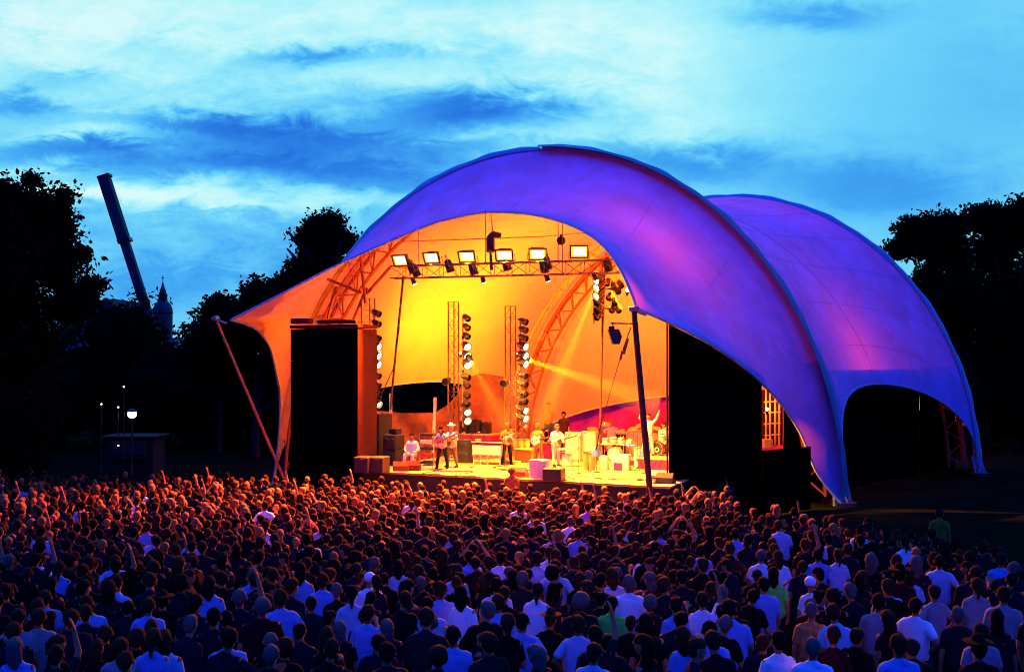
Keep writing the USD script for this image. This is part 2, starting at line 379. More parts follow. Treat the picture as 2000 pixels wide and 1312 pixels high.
for t_ in (.5,):
    aq = np.linspace(.02, .6, 60); obj('seam', MB().tube(vault(aq, np.full(60, t_)), .016, 4), 'seam', tent)
# arch lattices under the membrane: two chords, rungs and struts
for Af, C in ((A1, C1), (A2, C2)):
    at = obj('arch_truss', MB().box(Af(np.array(PI)) + np.array([0, 0, .1]), (.9, .9, .2), ch=.02), 'black_metal', tent)
    obj('footing', MB().box(Af(np.array(0.)) + np.array([0, 0, .1]), (.9, .9, .2), ch=.02), 'black_metal', at)
    ph = np.linspace(.03, PI - .03, 64); c = Af(ph); inw = np.array([C[0], C[1], 0]) - c; inw /= np.linalg.norm(inw, axis=1, keepdims=True)
    sd = np.tile(WB, (64, 1)) * .40
    ch = [c + inw * .75 - sd, c + inw * .75 + sd, c + inw * 1.5]
    for k in ch: obj('chord', MB().tube(k, .085, 6), 'red_truss', at, 40)
    ru = MB()
    for i in range(0, 63, 2):
        ru.tube([ch[0][i], ch[1][i]], .05, 5).tube([ch[0][i], ch[2][i + 1]], .04, 4).tube([ch[1][i], ch[2][i + 1]], .04, 4).tube([ch[2][i + 1], ch[0][min(i + 2, 63)]], .04, 4)
    obj('rung', ru, 'red_truss', at, kind='stuff')
for a_, b_ in (((704, 496, 43.6), (714, 592, 44.2)), ((640, 545, 44.5), (706, 572, 44.2)), ((716, 562, 44.2), (690, 626, 44.6)), ((762, 522, 43.6), (716, 574, 44.2)), ((656, 560, 44.5), (640, 622, 45))):
    obj('strut', MB().tube([W(*a_), W(*b_)], .07, 6), 'red_truss', tent, 40)
# tattered lacing cords at the two feet on the right
for base, n in ((A1(np.array(0.)), 9), (A2(np.array(0.)), 7)):
    cords = MB()
    for k in range(n):
        o = np.array([rng.uniform(-.45, .45), rng.uniform(-.25, .25), 0]); z = rng.uniform(.8, 2.2)
        cords.tube([base + o * .7 + U * -.25 + [0, 0, z], base + o + U * -.1 + [0, 0, z * .4], base + o * 1.2 + [0, 0, .05]], [.05, .035, .03], 4)
    obj('lacing_cord', cords, 'hem', tent, kind='stuff')

# masts
def mast(label, top, foot, r, mat):
    t = thing('tent_mast', label, 'mast')
    top, foot = np.array(top), np.array(foot); d = (top - foot) / np.linalg.norm(top - foot)
    obj('pole', MB().tube([foot, foot * .5 + top * .5, top], [r * .85, r, r * .85], 10), mat, t, 40)
    obj('head_plate', MB().box(top + d * .05, (.34, .22, .16), rot_to(d), .02).tube([top, top + np.array([.42, .1, -.16])], .05, 6), 'steel', t)
    obj('foot_plate', MB().box(foot + [0, 0, .04], (.6, .6, .08), ch=.015), 'steel', t)
    return t
mast('black leaning mast before the right end of the stage front', W(1238, 606, 34.3), (4.85, 34.9, 0.05), .115, 'black_metal')
mast('thin leaning pole lit orange left of the tall speaker stack', W(422, 624, 42), (-8.55, 41.2, 0), .065, 'lit_pole')
def rope(label, pts, r=.025, mat='rope', name='guy_rope', cat='rope'):
    return tag(obj(name, MB().tube(pts, r, 5), mat, smooth=40), label, cat)
rope('thin rope slanting down from the black mast to the drum kit', [W(1232, 640, 34.3), W(1214, 690, 35), W(1172, 835, 36.2), W(1164, 880, 36.4)], .022)
t_ = obj('rope_tensioner', MB().tube([W(1226, 662, 34.5), W(1218, 690, 34.9)], .06, 6).tube([W(1216, 684, 34.8), W(1212, 702, 35)], .045, 6), 'black_metal')
tag(t_, 'black tensioner on the rope beside the black mast', 'tensioner')
rope('dark cable hanging from the left end of the light truss', [W(788, 540, 41.8), W(776, 660, 42.5), W(765, 770, 43), W(763, 800, 43)], .05, name='hanging_cable', cat='cable')
rope('second thinner cable beside the dark cable left of the stage', [W(780, 640, 42.3), W(768, 720, 42.6), W(745, 770, 43), W(738, 800, 43)], .022, name='hanging_cable', cat='cable')
rope('taut wire crossing the tent above the floodlights', [W(776, 472, 43), W(960, 466, 42), W(1060, 462, 41.4), W(1155, 454, 40.8)], .025, 'steel', 'tie_wire', 'wire')
# speaker hung on the mast
hs = thing('hanging_speaker', 'dark loudspeaker hung on an arm from the black mast', 'loudspeaker')
c = W(1200, 657, 34.2)
obj('cabinet', trimesh.convex.convex_hull(np.array([c + np.array(p) for p in [(-.22, -.2, .24), (.14, -.2, .24), (-.22, .2, .24), (.14, .2, .24), (-.08, -.22, -.26), (.16, -.22, -.26), (-.08, .2, -.26), (.16, .2, -.26), (.24, -.15, 0), (.24, .15, 0)]])), 'black_box', hs)
obj('hanger', MB().tube([c + [-.05, 0, .24], c + [-.05, 0, .44]], .03, 6).tube([c + [-.12, 0, .44], W(1237, 632, 34.3)], .03, 6).box(c + [-.1, 0, .29], (.2, .1, .1), ch=.01), 'black_metal', hs)

# ------------------------------------------------------------------ stage
SZ = 1.85
ST = math.radians(24.4)
US = np.array([math.cos(ST), -math.sin(ST), 0]); WS = np.array([math.sin(ST), math.cos(ST), 0])
FL = np.array([-4.41, 40.1, 0])
def S(a, b, z=SZ): return FL + US * a + WS * b + np.array([0, 0, z])     # a along the front edge from its left end, b backwards
RS = np.stack([US, WS, [0, 0, 1.]], 1)
SR_Z = -ST                                                             # turn about z that lines a thing up with the stage front
def on_stage(px, py):
    """The point of the stage floor seen at photo pixel (px, py)."""
    D = 2000 * (CAMZ - SZ) / (py - YH); return W(px, py, D)
st = thing('stage', 'low open-air stage with pale deck and black front', 'stage')
DW = (10.9 + 1.6) / 8
for i in range(8):
    for j in range(6):
        a0 = -1.6 + i * DW
        obj('deck_panel', MB().box(S(a0 + DW / 2, .85 + j * 1.7, SZ - .03), (DW - .01, 1.69, .06), RS, .006), 'deck', st)
obj('skirt', MB().box(S(4.62, -.06, (SZ - .06) / 2), (12.5, .06, SZ - .07), RS), 'deck_edge', st)
obj('substructure', MB().box(S(4.62, 5.1, (SZ - .06) / 2 - .02), (12.3, 10.0, SZ - .12), RS), 'black_metal', st)
# left loudspeaker tower wrapped in black
def pa(label, corner, width, depth, z0, z1, side_mat, sgn):
    t = thing('speaker_tower', label, 'speaker tower')
    o = np.array([corner[0], corner[1], 0])
    cx = o + US * sgn * width / 2 + WS * depth / 2
    n = 4
    for k in range(n):
        zz0, zz1 = z0 + (z1 - z0) * k / n, z0 + (z1 - z0) * (k + 1) / n
        obj('cloth_panel', MB().box(o + US * sgn * width / 2 + [0, 0, (zz0 + zz1) / 2], (width, .05, zz1 - zz0 - .012), RS, .01), 'black_cloth', t)
    obj('frame', MB().box(cx + [0, 0, (z0 + z1) / 2], (width - .1, depth - .1, z1 - z0 - .06), RS, .02), 'black_metal', t)
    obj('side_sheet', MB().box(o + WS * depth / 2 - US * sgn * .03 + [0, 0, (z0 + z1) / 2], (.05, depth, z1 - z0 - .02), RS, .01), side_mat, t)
    obj('plinth', MB().box(cx + [0, 0, z0 / 2 - .02], (width + .1, depth + .1, z0 - .04), RS), 'black_cloth', t)
    return t, o
lt, lo = pa('tall black speaker tower with orange-lit side at stage left edge', (-6.29, 41.5), 3.25, 1.45, 2.25, 7.52, 'red_lit', -1)
obj('roof_frame', MB().box(lo - US * 1.6 + WS * .7 + [0, 0, 7.62], (3.4, 1.5, .14), RS, .02).box(lo - US * .9 + WS * .0 + [0, 0, 7.80], (1.9, .3, .16), RS, .02).box(lo - US * 2.7 + [0, 0, 7.85], (.9, .4, .22), RS, .03), 'red_lit', lt)
mf = thing('tower_flat', 'tall black flat standing in for the right speaker tower', 'stage flat')  # thin flat standing in for the right speaker tower
f0, f1 = np.array([5.72, 37.25, 0]), np.array([9.86, 40.5, 0]); fd = (f1 - f0); fn = np.array([fd[1], -fd[0], 0]); fn /= np.linalg.norm(fn)
for k in range(5):
    a, b = f0 + fd * (k / 5 + .001), f0 + fd * ((k + 1) / 5 - .001); za, zb = 7.95 - 2.35 * k / 5, 7.95 - 2.35 * (k + 1) / 5
    pts = [p + n_ for n_ in (fn * .03, -fn * .03) for p in (a + [0, 0, .02], b + [0, 0, .02], b + [0, 0, zb], a + [0, 0, za])]
    obj('cloth_panel', trimesh.convex.convex_hull(np.array(pts)), 'black_cloth', mf)
for k in range(6):
    p = f0 + fd * k / 5 - fn * .10; obj('brace', MB().tube([p + [0, 0, .02], p + [0, 0, 7.6 - 2.35 * k / 5]], .04, 6), 'black_metal', mf)
sk = thing('added_screen', 'added low black screen darkening the place below the lit gap', 'screen')  # added to black out the lit curtain below the gap
for k in range(2):
    a, b = np.array([9.9, 40.55, 0]), np.array([12.4, 42.5, 0]); p0, p1 = a + (b - a) * k / 2, a + (b - a) * (k + .99) / 2
    obj('cloth_panel', MB().box((p0 + p1) / 2 + [0, 0, 1.36], (np.linalg.norm(p1 - p0), .05, 2.6), rot_to((0, 0, 1), p1 - p0) if False else np.stack([(p1 - p0) / np.linalg.norm(p1 - p0), np.cross([0, 0, 1.], (p1 - p0) / np.linalg.norm(p1 - p0)), [0, 0, 1.]], 1), .01), 'black_cloth', sk)
# black drapes to the right
def drape(name, label, p0, p1, z0, z1, mat, cat='curtain', n=60, amp=.12):
    p0, p1 = np.array([*p0, 0.]), np.array([*p1, 0.]); d = p1 - p0; L = np.linalg.norm(d); nn = np.array([-d[1], d[0], 0]) / L
    s = np.linspace(0, 1, n); zz = np.linspace(z0, z1, 9); P = np.zeros((n, 9, 3))
    for j, z in enumerate(zz):
        P[:, j] = p0 + d * s[:, None] + nn * (amp * np.sin(s * L * 3.3 + .4 * math.sin(j)) * (1 - .3 * j / 8))[:, None] + np.array([0, 0, z])
    a = grid_mesh(P); b = grid_mesh(P + nn * .03, flip=True)
    return tag(obj(name, trimesh.util.concatenate([a, b]), mat, smooth=True), label, cat)
drape('stage_drape', 'black side curtain by the right foot of the tent', (11.75, 44.3), (13.6, 45.0), .02, 6.0, 'black_cloth')
drape('stage_drape', 'added long black curtain blocking stage light on the right side', (12.6, 45.7), (22.2, 55.6), .02, 5.65, 'black_cloth')  # added to keep lamp light out of the side opening
drape('stage_drape', 'added black curtain blocking stage light inside the far right tent foot', (22.2, 55.7), (25.5, 58.7), .02, 5.0, 'black_cloth')  # added too, carries the light block on to the far foot
drape('stage_drape', 'black curtain beside the narrow gap at stage left', (-9.3, 43.5), (-9.2, 44.9), 2.0, 6.0, 'black_cloth')
drape('crimson_backdrop', 'crimson backdrop cloth under the rear edge of the tent', (-1.5, 68.9), (20, 70.2), .02, 4.6, 'crimson', 'backdrop', 90, .2)
# scrim netting slung low across the back left
s_ = np.linspace(0, 1, 70)
top = np.stack([np.interp(s_, [0, 1], [(735 - 1000) / F * 47.5, (984 - 1000) / F * 49.5]), np.interp(s_, [0, 1], [47.5, 49.5]), 0 * s_], 1)
topy = np.interp(s_, [0, .2, .45, .55, .62, .68, .8, 1], [802, 806, 806, 790, 772, 742, 728, 735])
top[:, 2] = CAMZ - (topy - YH) * top[:, 1] / F
P = np.zeros((70, 14, 3))
for j in range(14):
    k = j / 13; P[:, j] = top; P[:, j, 2] = top[:, 2] * (1 - k) + .3 * k
    P[:, j, 1] += .5 * np.sin(k * PI) + .16 * np.sin(s_ * 40 + k * 5) * k + .12 * np.sin(s_ * 17 - 9 * k)
tag(obj('scrim_net', trimesh.util.concatenate([grid_mesh(P), grid_mesh(P + [0, .02, 0], flip=True)]), 'net', smooth=True), 'sagging orange-lit scrim cloth slung behind the seated musician', 'scrim')
for px, y0, y1, lab in ((763, 768, 900, 'pale upright post on top of the left side speakers'), (848, 776, 900, 'pale upright post in front of the sagging scrim')):
    tag(obj('scrim_post', MB().tube([W(px + 2 * (px > 800), y0, 46), W(px - 3 * (px > 800), y1, 46)], .07, 8), 'white', smooth=40), lab, 'post')

# ------------------------------------------------------------------ trees, far things
def leaf_cloud(n, shape, leaf, seed, centers, core=.7):
    r = np.random.default_rng(seed)
    P = []
    for (c, rad, k) in centers:
        m = int(n * k); d = r.normal(size=(m, 3)); d /= np.linalg.norm(d, axis=1, keepdims=True)
        nz = meshkit.noise(d * 2.2 + np.array(c) * .3 + seed, seed)
        rr = rad * (.55 + .75 * nz) * r.uniform(.25, 1.05, m) ** .45
        P.append(np.array(c) + d * rr[:, None] * np.array(shape))
    P = np.vstack(P); m = len(P)
    # half of the leaves gather in sprigs that stick out of the lumps
    sel = r.random(m) < .55; P2 = P[sel]; cen = P2[r.integers(0, len(P2), max(len(P2) // 22, 4))]
    ctr = np.array([c for c, _, _ in centers]); near_c = ctr[np.argmin(np.linalg.norm(cen[:, None] - ctr[None], axis=2), axis=1)]
    cen = cen + (cen - near_c) * r.uniform(.0, .15, len(cen))[:, None]
    P[sel] = cen[r.integers(0, len(cen), sel.sum())] + r.normal(size=(sel.sum(), 3)) * leaf * np.array([2.0, 2.0, 1.5])
    a = r.normal(size=(m, 3)); a /= np.linalg.norm(a, axis=1, keepdims=True)
    b = np.cross(a, r.normal(size=(m, 3))); b /= np.linalg.norm(b, axis=1, keepdims=True)
    L = leaf * r.uniform(.6, 1.4, m)[:, None]
    v = np.stack([P - a * L, P + b * L * .55, P + a * L, P - b * L * .55], 1).reshape(-1, 3)
    i = np.arange(m)[:, None] * 4
    f = np.vstack([i + [0, 1, 2], i + [0, 2, 3]])
    out = [trimesh.Trimesh(v, f, process=False)]
    for (c, rad, k) in centers:
        s = trimesh.creation.icosphere(2, 1.0); d = np.array(s.vertices)
        s.vertices = np.array(c) + d * (rad * core * (.6 + .6 * meshkit.noise(d * 2.2 + np.array(c) * .3 + seed, seed)))[:, None] * np.array(shape)
        out.append(s)
    return trimesh.util.concatenate(out)
def trunk_mesh(h, r, seed, lean=0):
    q = np.random.default_rng(seed); b = MB()
    b.tube([(0, 0, -.1), (lean * .3, 0, h * .35), (lean, .1, h * .7), (lean * 1.3, .1, h)], [r * 1.2, r * .9, r * .6, r * .25], 9)
    for k in range(6):
        z = h * q.uniform(.35, .8); an = q.uniform(0, 2 * PI); L = h * q.uniform(.2, .38)
        b.tube([(lean * z / h, 0, z), (math.cos(an) * L * .5, math.sin(an) * L * .5, z + L * .35), (math.cos(an) * L, math.sin(an) * L, z + L * .75)], [r * .45, r * .3, r * .1], 6)
    return b
def tree(name, label, x, y, centers, h, seed, n=9000, leaf=.22, shape=(1, 1, 1), group=None, core=.55, cat='tree'):
    t = thing(name, label, cat, group, loc=(x, y, 0))
    obj('trunk', trunk_mesh(h * .62, .028 * h, seed), 'bark', t, 40)
    obj('crown', leaf_cloud(n, shape, leaf, seed, centers, core), 'leaf', t)
    return t
def crown_px(items, D, x0):
    """crown lumps (px, py, radius px, share) seen at distance D, relative to the trunk at x0"""
    return [((W(px, py, D)[0] - x0, dy, W(px, py, D)[2]), r * D / F, k) for (px, py, r, k, dy) in items]
D = 44.; x0 = W(20, 900, D)[0]
tree('broadleaf_tree', 'large dark broadleaf tree at the left edge of the photograph', x0, D, crown_px([(8, 415, 62, .16, 0), (72, 415, 40, .10, 1), (-60, 480, 110, .12, 1), (35, 520, 82, .16, -1), (108, 515, 40, .08, 0), (96, 455, 34, .05, .6), (170, 560, 22, .02, .3), (140, 590, 36, .07, 0), (30, 650, 95, .14, 0), (160, 495, 18, .012, 0), (-30, 780, 140, .12, 0), (25, 860, 90, .09, 0), (125, 385, 20, .01, 0), (60, 355, 16, .01, 0)], D, x0), 16, 3, 34000, .13)
D = 70.; x0 = W(640, 900, D)[0]
tree('weeping_tree', 'tall weeping tree rising behind the left wing of the tent', x0, D, crown_px([(636, 468, 34, .12, 0), (602, 462, 20, .05, 0), (668, 474, 22, .05, 0), (624, 520, 50, .15, 0), (646, 436, 16, .04, 0), (612, 436, 12, .02, 0), (570, 570, 42, .10, 0), (650, 600, 80, .2, 0), (520, 590, 40, .08, 0), (600, 680, 90, .16, 0)], D, x0), 24, 5, 26000, .17, (1, 1, 1.15))
D = 66.; x0 = W(500, 900, D)[0]
tree('broadleaf_tree', 'lower dark tree left of the weeping tree behind the tent tip', x0, D, crown_px([(505, 590, 30, .3, 0), (478, 625, 34, .3, 0), (540, 640, 56, .4, 0)], D, x0), 9, 8, 12000, .17)
D = 68.; x0 = W(430, 900, D)[0]
tree('round_bush', 'small round bush behind the pole head left of the tent', x0, D, crown_px([(432, 612, 24, .4, 0), (425, 660, 50, .6, 0)], D, x0), 6, 9, 6000, .22, cat='bush')
D = 76.; x0 = W(1830, 900, D)[0]
tree('broadleaf_tree', 'dark tree with a rounded crown right of the tent', x0, D, crown_px([(1818, 468, 46, .2, 0), (1856, 444, 26, .08, 0), (1786, 450, 30, .08, 0), (1762, 486, 24, .05, 0), (1870, 500, 40, .08, .5), (1850, 580, 84, .3, 0), (1800, 640, 80, .29, 0)], D, x0), 20, 12, 26000, .18)
D = 72.; x0 = W(1975, 900, D)[0]
tree('broadleaf_tree', 'taller loose-leaved dark tree at the right edge of the photograph', x0, D, crown_px([(1972, 445, 44, .13, 0), (1915, 428, 27, .06, 0), (2004, 420, 34, .06, 0), (1948, 412, 16, .02, .4), (1936, 500, 38, .09, 0), (2050, 500, 100, .16, 0), (1960, 600, 100, .22, 0), (1990, 720, 110, .28, 0)], D, x0), 22, 14, 28000, .17, core=.5)
# belt of dark park trees that closes the background down to the ground
belt = [(-47, 62, 9.5), (-40, 68, 10), (-33.5, 72, 9.2), (-27.5, 74, 10.2), (-21.5, 73, 9.4), (-15.5, 75, 9.2), (-9.5, 76, 10), (-3, 79, 9), (4, 82, 8.5), (11, 83, 8.2), (18, 82, 8.6), (25, 79, 9), (31, 76, 10), (37, 73, 10.5), (43, 70, 10), (49, 68, 11), (-54, 58, 10), (-52, 50, 7), (28, 70, 7.5), (22, 74, 7)]
order = sorted(range(len(belt)), key=lambda i: belt[i][0] / belt[i][1])
WHERE = ['behind the large tree, outermost at the far left', 'behind the large left tree, second from the edge', 'behind the large left tree, third from the edge', 'left of the pale building', 'behind the pale building', 'under the leaning boom', 'below the church spire', 'right of the church spire', 'left of the pole head', 'behind the left wing of the tent', 'behind the left tower', 'seen through the dark opening behind the scrim, left', 'seen through the dark opening behind the scrim, right', 'behind the crimson backdrop, left', 'behind the crimson backdrop, right', 'behind the side opening of the tent, left', 'behind the side opening of the tent, middle', 'behind the side opening of the tent, right', 'under the rounded tree at right', 'under the tree at the right edge']
TREE_LAB = {i: 'low black park tree ' + WHERE[min(n_, len(WHERE) - 1)] for n_, i in enumerate(order)}
for k, (x, y, h) in enumerate(belt):
    side = 'left of the stage' if x < -8 else ('behind the stage' if x < 12 else 'right of the tent')
    q = np.random.default_rng(100 + k)
    h *= 1.05
    cs = [((q.uniform(-1.5, 1.5), q.uniform(-1, 1), h * .72), h * .30, .3), ((q.uniform(-2.5, -1), q.uniform(-1, 1), h * .42), h * .40, .3), ((q.uniform(1, 2.5), q.uniform(-1, 1), h * .40), h * .40, .3), ((0, 0, h * .2), h * .38, .1)]
    tree('park_tree', TREE_LAB[k], x, y, cs, h * .7, 200 + k, 6500, .21, group=f'dark park trees {side}', core=.72)
# leaning steel boom, church, pale building
bm = thing('leaning_boom', 'dark telescopic steel boom leaning left above the tree line', 'crane boom')
top, mid, foot = W(202, 346, 118), W(244, 470, 118), W(312, 690, 118)
d = (foot - top) / np.linalg.norm(foot - top); R = rot_to(d, (0, 1, 0))
obj('outer_section', MB().box((top + mid) / 2, (1.25, 1.1, np.linalg.norm(mid - top)), R, .08), 'slate', bm)
obj('inner_section', MB().box((mid + foot) / 2, (.98, .85, np.linalg.norm(foot - mid)), R, .06), 'slate', bm)
obj('head_cap', MB().box(top + R[:, 0] * -.15, (1.45, 1.15, .35), R, .05), 'black_metal', bm)
obj('collar', MB().box(mid, (1.42, 1.25, .5), R, .05), 'black_metal', bm)
obj('foot_block', MB().box((foot[0], foot[1], foot[2] / 2), (2.6, 2.6, foot[2] + .6), ch=.1), 'plaster', bm)
chh = thing('church', 'far domed church with a pointed lantern spire on the skyline', 'church', loc=(W(318, 700, 400)[0], 400, 0))
zz = lambda py: CAMZ - (py - YH) * 400 / F
obj('nave', MB().box((0, 0, zz(660) / 2), (13, 12, zz(660)), ch=.2), 'plaster', chh)
obj('drum', MB().lathe([(0, zz(660)), (3.7, zz(660)), (3.7, zz(612)), (4.0, zz(611)), (0, zz(611))], 20), 'slate', chh, 30)
obj('dome', MB().lathe([(3.8, zz(611)), (3.6, zz(602)), (3.0, zz(594)), (1.9, zz(588)), (0, zz(587))], 20), 'slate', chh, 40)
obj('lantern', MB().lathe([(1.9, zz(588)), (1.75, zz(579)), (2.0, zz(578)), (1.2, zz(569)), (1.3, zz(568)), (.6, zz(559)), (.22, zz(551)), (0, zz(550))], 8), 'slate', chh)
obj('cross', MB().box((0, 0, zz(544)), (.25, .25, 2.4)).box((0, 0, zz(543)), (1.2, .25, .25)), 'black_metal', chh)
pb = thing('pale_building', 'dim pale building half hidden by the left tree', 'building', loc=(W(165, 700, 108)[0], 108, 0))
zb = lambda py: CAMZ - (py - YH) * 108 / F
w_ = 110 * 108 / F
obj('wall', MB().box((0, 4, zb(605) / 2), (w_, 8, zb(605)), ch=.05), 'plaster', pb)
rf = MB().add([(-w_ / 2, 0, zb(605)), (w_ / 2, 0, zb(605)), (w_ / 2, 8, zb(605)), (-w_ / 2, 8, zb(605)), (w_ / 2, 0, zb(583)), (w_ / 2, 8, zb(583)), (-w_ / 2, 4, zb(598))], [[0, 1, 4], [0, 4, 6], [3, 6, 5], [3, 5, 2], [4, 5, 6], [1, 2, 5], [1, 5, 4], [0, 6, 3]])
obj('roof', rf, 'slate', pb)
for k in range(4):
    wn = obj('window', MB().box((-w_ / 2 + 1 + k * 1.35, -.02, zb(625)), (.8, .08, 1.3), ch=.01), 'slate', pb)
# kiosk and lamps in the dark on the left
ks = thing('park_kiosk', 'dark kiosk with flat roof in the shade left of the stage', 'kiosk', loc=(*W(265, 800, 56)[:2], 0))
obj('wall', MB().box((0, 0, 1.0), (2.6, 2.0, 2.0), ch=.03), 'hut', ks)
obj('roof', MB().box((0, 0, 2.08), (3.0, 2.3, .12), ch=.03), 'hut', ks)
obj('counter', MB().box((0, -1.12, .95), (2.0, .24, .05)), 'hut', ks)
obj('hatch', MB().box((0, -1.02, 1.5), (1.9, .04, .8), ch=.01), 'black_metal', ks)
gl = thing('globe_lamp', 'glowing globe lamp on a post left of the stage', 'lamp', loc=(*W(258, 808, 54)[:2], 0))
zg = W(258, 808, 54)[2]
obj('post', MB().tube([(0, 0, 0), (0, 0, zg - .2)], .05, 8), 'black_metal', gl, 40)
obj('globe', MB().ball((0, 0, zg), .24), 'globe', gl, True)
obj('cap', MB().lathe([(.27, zg + .10), (.2, zg + .2), (.08, zg + .28), (0, zg + .28)], 14), 'black_metal', gl, 40)
for px, py, lab in ((198, 789, 'tiny yellow bulb left of the globe lamp'), (231, 795, 'tiny bulb just up and left of the globe lamp'), (231, 870, 'tiny yellow bulb low below the globe lamp'), (242, 755, 'tiny bulb straight above the globe lamp')):
    p = W(px, py, 53); b_ = thing('small_lamp', lab, 'lamp', loc=(p[0], p[1], 0))
    obj('post', MB().tube([(0, 0, 0), (0, 0, p[2] - .05)], .03, 6), 'black_metal', b_)
    obj('bulb', MB().ball((0, 0, p[2]), .055, 1), 'bulb', b_, True)
# ------------------------------------------------------------------ lamps
par = MB().lathe([(.05, -.30), (.11, -.26), (.135, -.12), (.14, .10), (.155, .11), (.155, .13), (.13, .13), (.125, .04), (.0, .03)], 14)
def par_class(lit):
    c = cls('par_can_lit' if lit else 'par_can_unlit')
    obj('body', par, 'black_metal', c, 40)
    obj('lens', MB().lathe([(.0, .05), (.06, .065), (.12, .05), (.12, .045), (0, .045)], 14), 'par_lens' if lit else 'dead_lens', c, 40)
    obj('yoke', MB().tube([(.165, 0, -.02), (.175, 0, -.2), (.08, 0, -.36), (-.08, 0, -.36), (-.175, 0, -.2), (-.165, 0, -.02)], .014, 5).cyl((0, 0, -.41), .03, .1, n=8), 'steel', c, 40)
    return c
PAR = {True: par_class(True), False: par_class(False)}
ORD = ['topmost', 'second from the top', 'third from the top', 'fourth from the top', 'fifth from the top', 'sixth from the top', 'seventh from the top', 'eighth from the top', 'ninth from the top', 'tenth from the top', 'eleventh from the top', 'twelfth from the top', 'thirteenth from the top', 'fourteenth from the top']
def par_at(p, d, lit, label, group, scale=1.0):
    m = np.eye(4); m[:3, :3] = rot_to(d) * scale * (1.2 if lit else .98); m[:3, 3] = p
    return copy_of(PAR[lit], 'par_can', label, 'stage light', group, m)
def lamp_light(owner_p, kind, power, color, d=None, size=.14, cone=None, soft=.4):
    """The light that a lamp gives off, just in front of its lens."""
    L = {'ball': UsdLux.SphereLight, 'disk': UsdLux.DiskLight, 'rect': UsdLux.RectLight}[kind].Define(stage, path_for('lamp_light', owner_p))
    L.CreateIntensityAttr(power); L.CreateColorAttr(Gf.Vec3f(*color)); L.CreateNormalizeAttr(True)
    if kind == 'rect': L.CreateWidthAttr(size[0]); L.CreateHeightAttr(size[1])
    else: L.CreateRadiusAttr(size)
    if cone:
        s = UsdLux.ShapingAPI.Apply(L.GetPrim()); s.CreateShapingConeAngleAttr(cone); s.CreateShapingConeSoftnessAttr(soft)
    return L
def set_m(L, p, d):
    """d: the way the light shines (its -z)."""
    m = np.eye(4); m[:3, :3] = rot_to(-np.asarray(d, float)); m[:3, 3] = p
    UsdGeom.Xformable(L).AddTransformOp().Set(usdm(m))
AMBER, GOLD, WARM, KEY = (1.0, .12, .0006), (1.0, .20, .001), (1.0, .10, .002), (1.0, .36, .03)
TOP_P = 7000
KP = 1.0

# lighting truss with floods
T0, T1 = W(766, 532, 42.2), W(1212, 520, 38.6)
tr = thing('lighting_truss', 'long silver lighting truss hung across the tent opening', 'truss')
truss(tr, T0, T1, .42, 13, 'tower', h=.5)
td = (T1 - T0) / np.linalg.norm(T1 - T0)
for px, y0 in ((822, 452), (958, 416), (1098, 440), (1106, 441)):
    a = np.interp(px, [766, 1212], [0, 1]); p = T0 + (T1 - T0) * a
    up = W(px, y0 - 6, p[1] + (0 if px != 958 else 0))
    obj('drop_rod', MB().tube([p + [0, 0, .2], (p[0], p[1], up[2])], .02, 5), 'steel', tr)
def flood(px, py, wpx, label, aim, rot, big=False):
    a = np.interp(px, [766, 1212], [0, 1]); D = (T0 + (T1 - T0) * a)[1] - .25
    p = W(px, py, D); m = np.eye(4); m[:3, :3] = rot_to(aim); m[:3, 3] = p
    t = thing('floodlight', label, 'floodlight', 'floodlights on the lighting truss', m=m)
    w, h = .66, .46
    b = MB()
    a_ = np.array([(-w / 2, -h / 2, 0), (w / 2, -h / 2, 0), (w / 2, h / 2, 0), (-w / 2, h / 2, 0), (-w / 3, -h / 3, -.3), (w / 3, -h / 3, -.3), (w / 3, h / 3, -.3), (-w / 3, h / 3, -.3)])
    b.tm(trimesh.convex.convex_hull(a_))
    obj('housing', b, 'black_metal', t)
    obj('glow_plate', MB().box((0, 0, .006), (w - .02, h - .02, .012)), 'flood_glow', t); obj('lens', MB().box((.01, .01, .022), (w - .20, h - .16, .018), ch=.006), 'flood_lens', t)
    fr = MB()
    for c_, s_ in (((0, h / 2, .03), (w + .05, .05, .07)), ((0, -h / 2, .03), (w + .05, .05, .07)), ((w / 2, 0, .03), (.05, h - .06, .07)), ((-w / 2, 0, .03), (.05, h - .06, .07))): fr.box(c_, s_)
    obj('rim', fr, 'black_metal', t)
    obj('visor', MB().box((0, h / 2 + .02, .09), (w, .015, .12)), 'black_metal', t)
    obj('yoke', MB().tube([(w / 2 + .05, 0, -.1), (w / 2 + .06, -.3, -.15), (w / 2 - .1, -.42, -.15), (-w / 2 + .1, -.42, -.15), (-w / 2 - .06, -.3, -.15), (-w / 2 - .05, 0, -.1)], .02, 5), 'steel', t)
    L = lamp_light(t, 'ball', FLOOD_P, WARM, size=.12, cone=36, soft=.7); set_m(L, np.array([0, 0, .16]), (0, -.42, .9))
FLOOD_P = 34000
for k, (px, py, lab) in enumerate(((782, 508, 'leftmost'), (843, 503, 'second from the left'), (912, 501, 'third from the left, just left of the hoist'), (985, 498, 'fourth from the left, just right of the hoist'), (1050, 496, 'fifth from the left'))):
    flood(px, py, 32, f'glaring floodlight on the truss, {lab}', (-.42 + .10 * k, -.80, -.48), 0)
flood(1131, 491, 36, 'brightest floodlight at the right end of the truss', (-.05, -.92, -.28), 0, True)
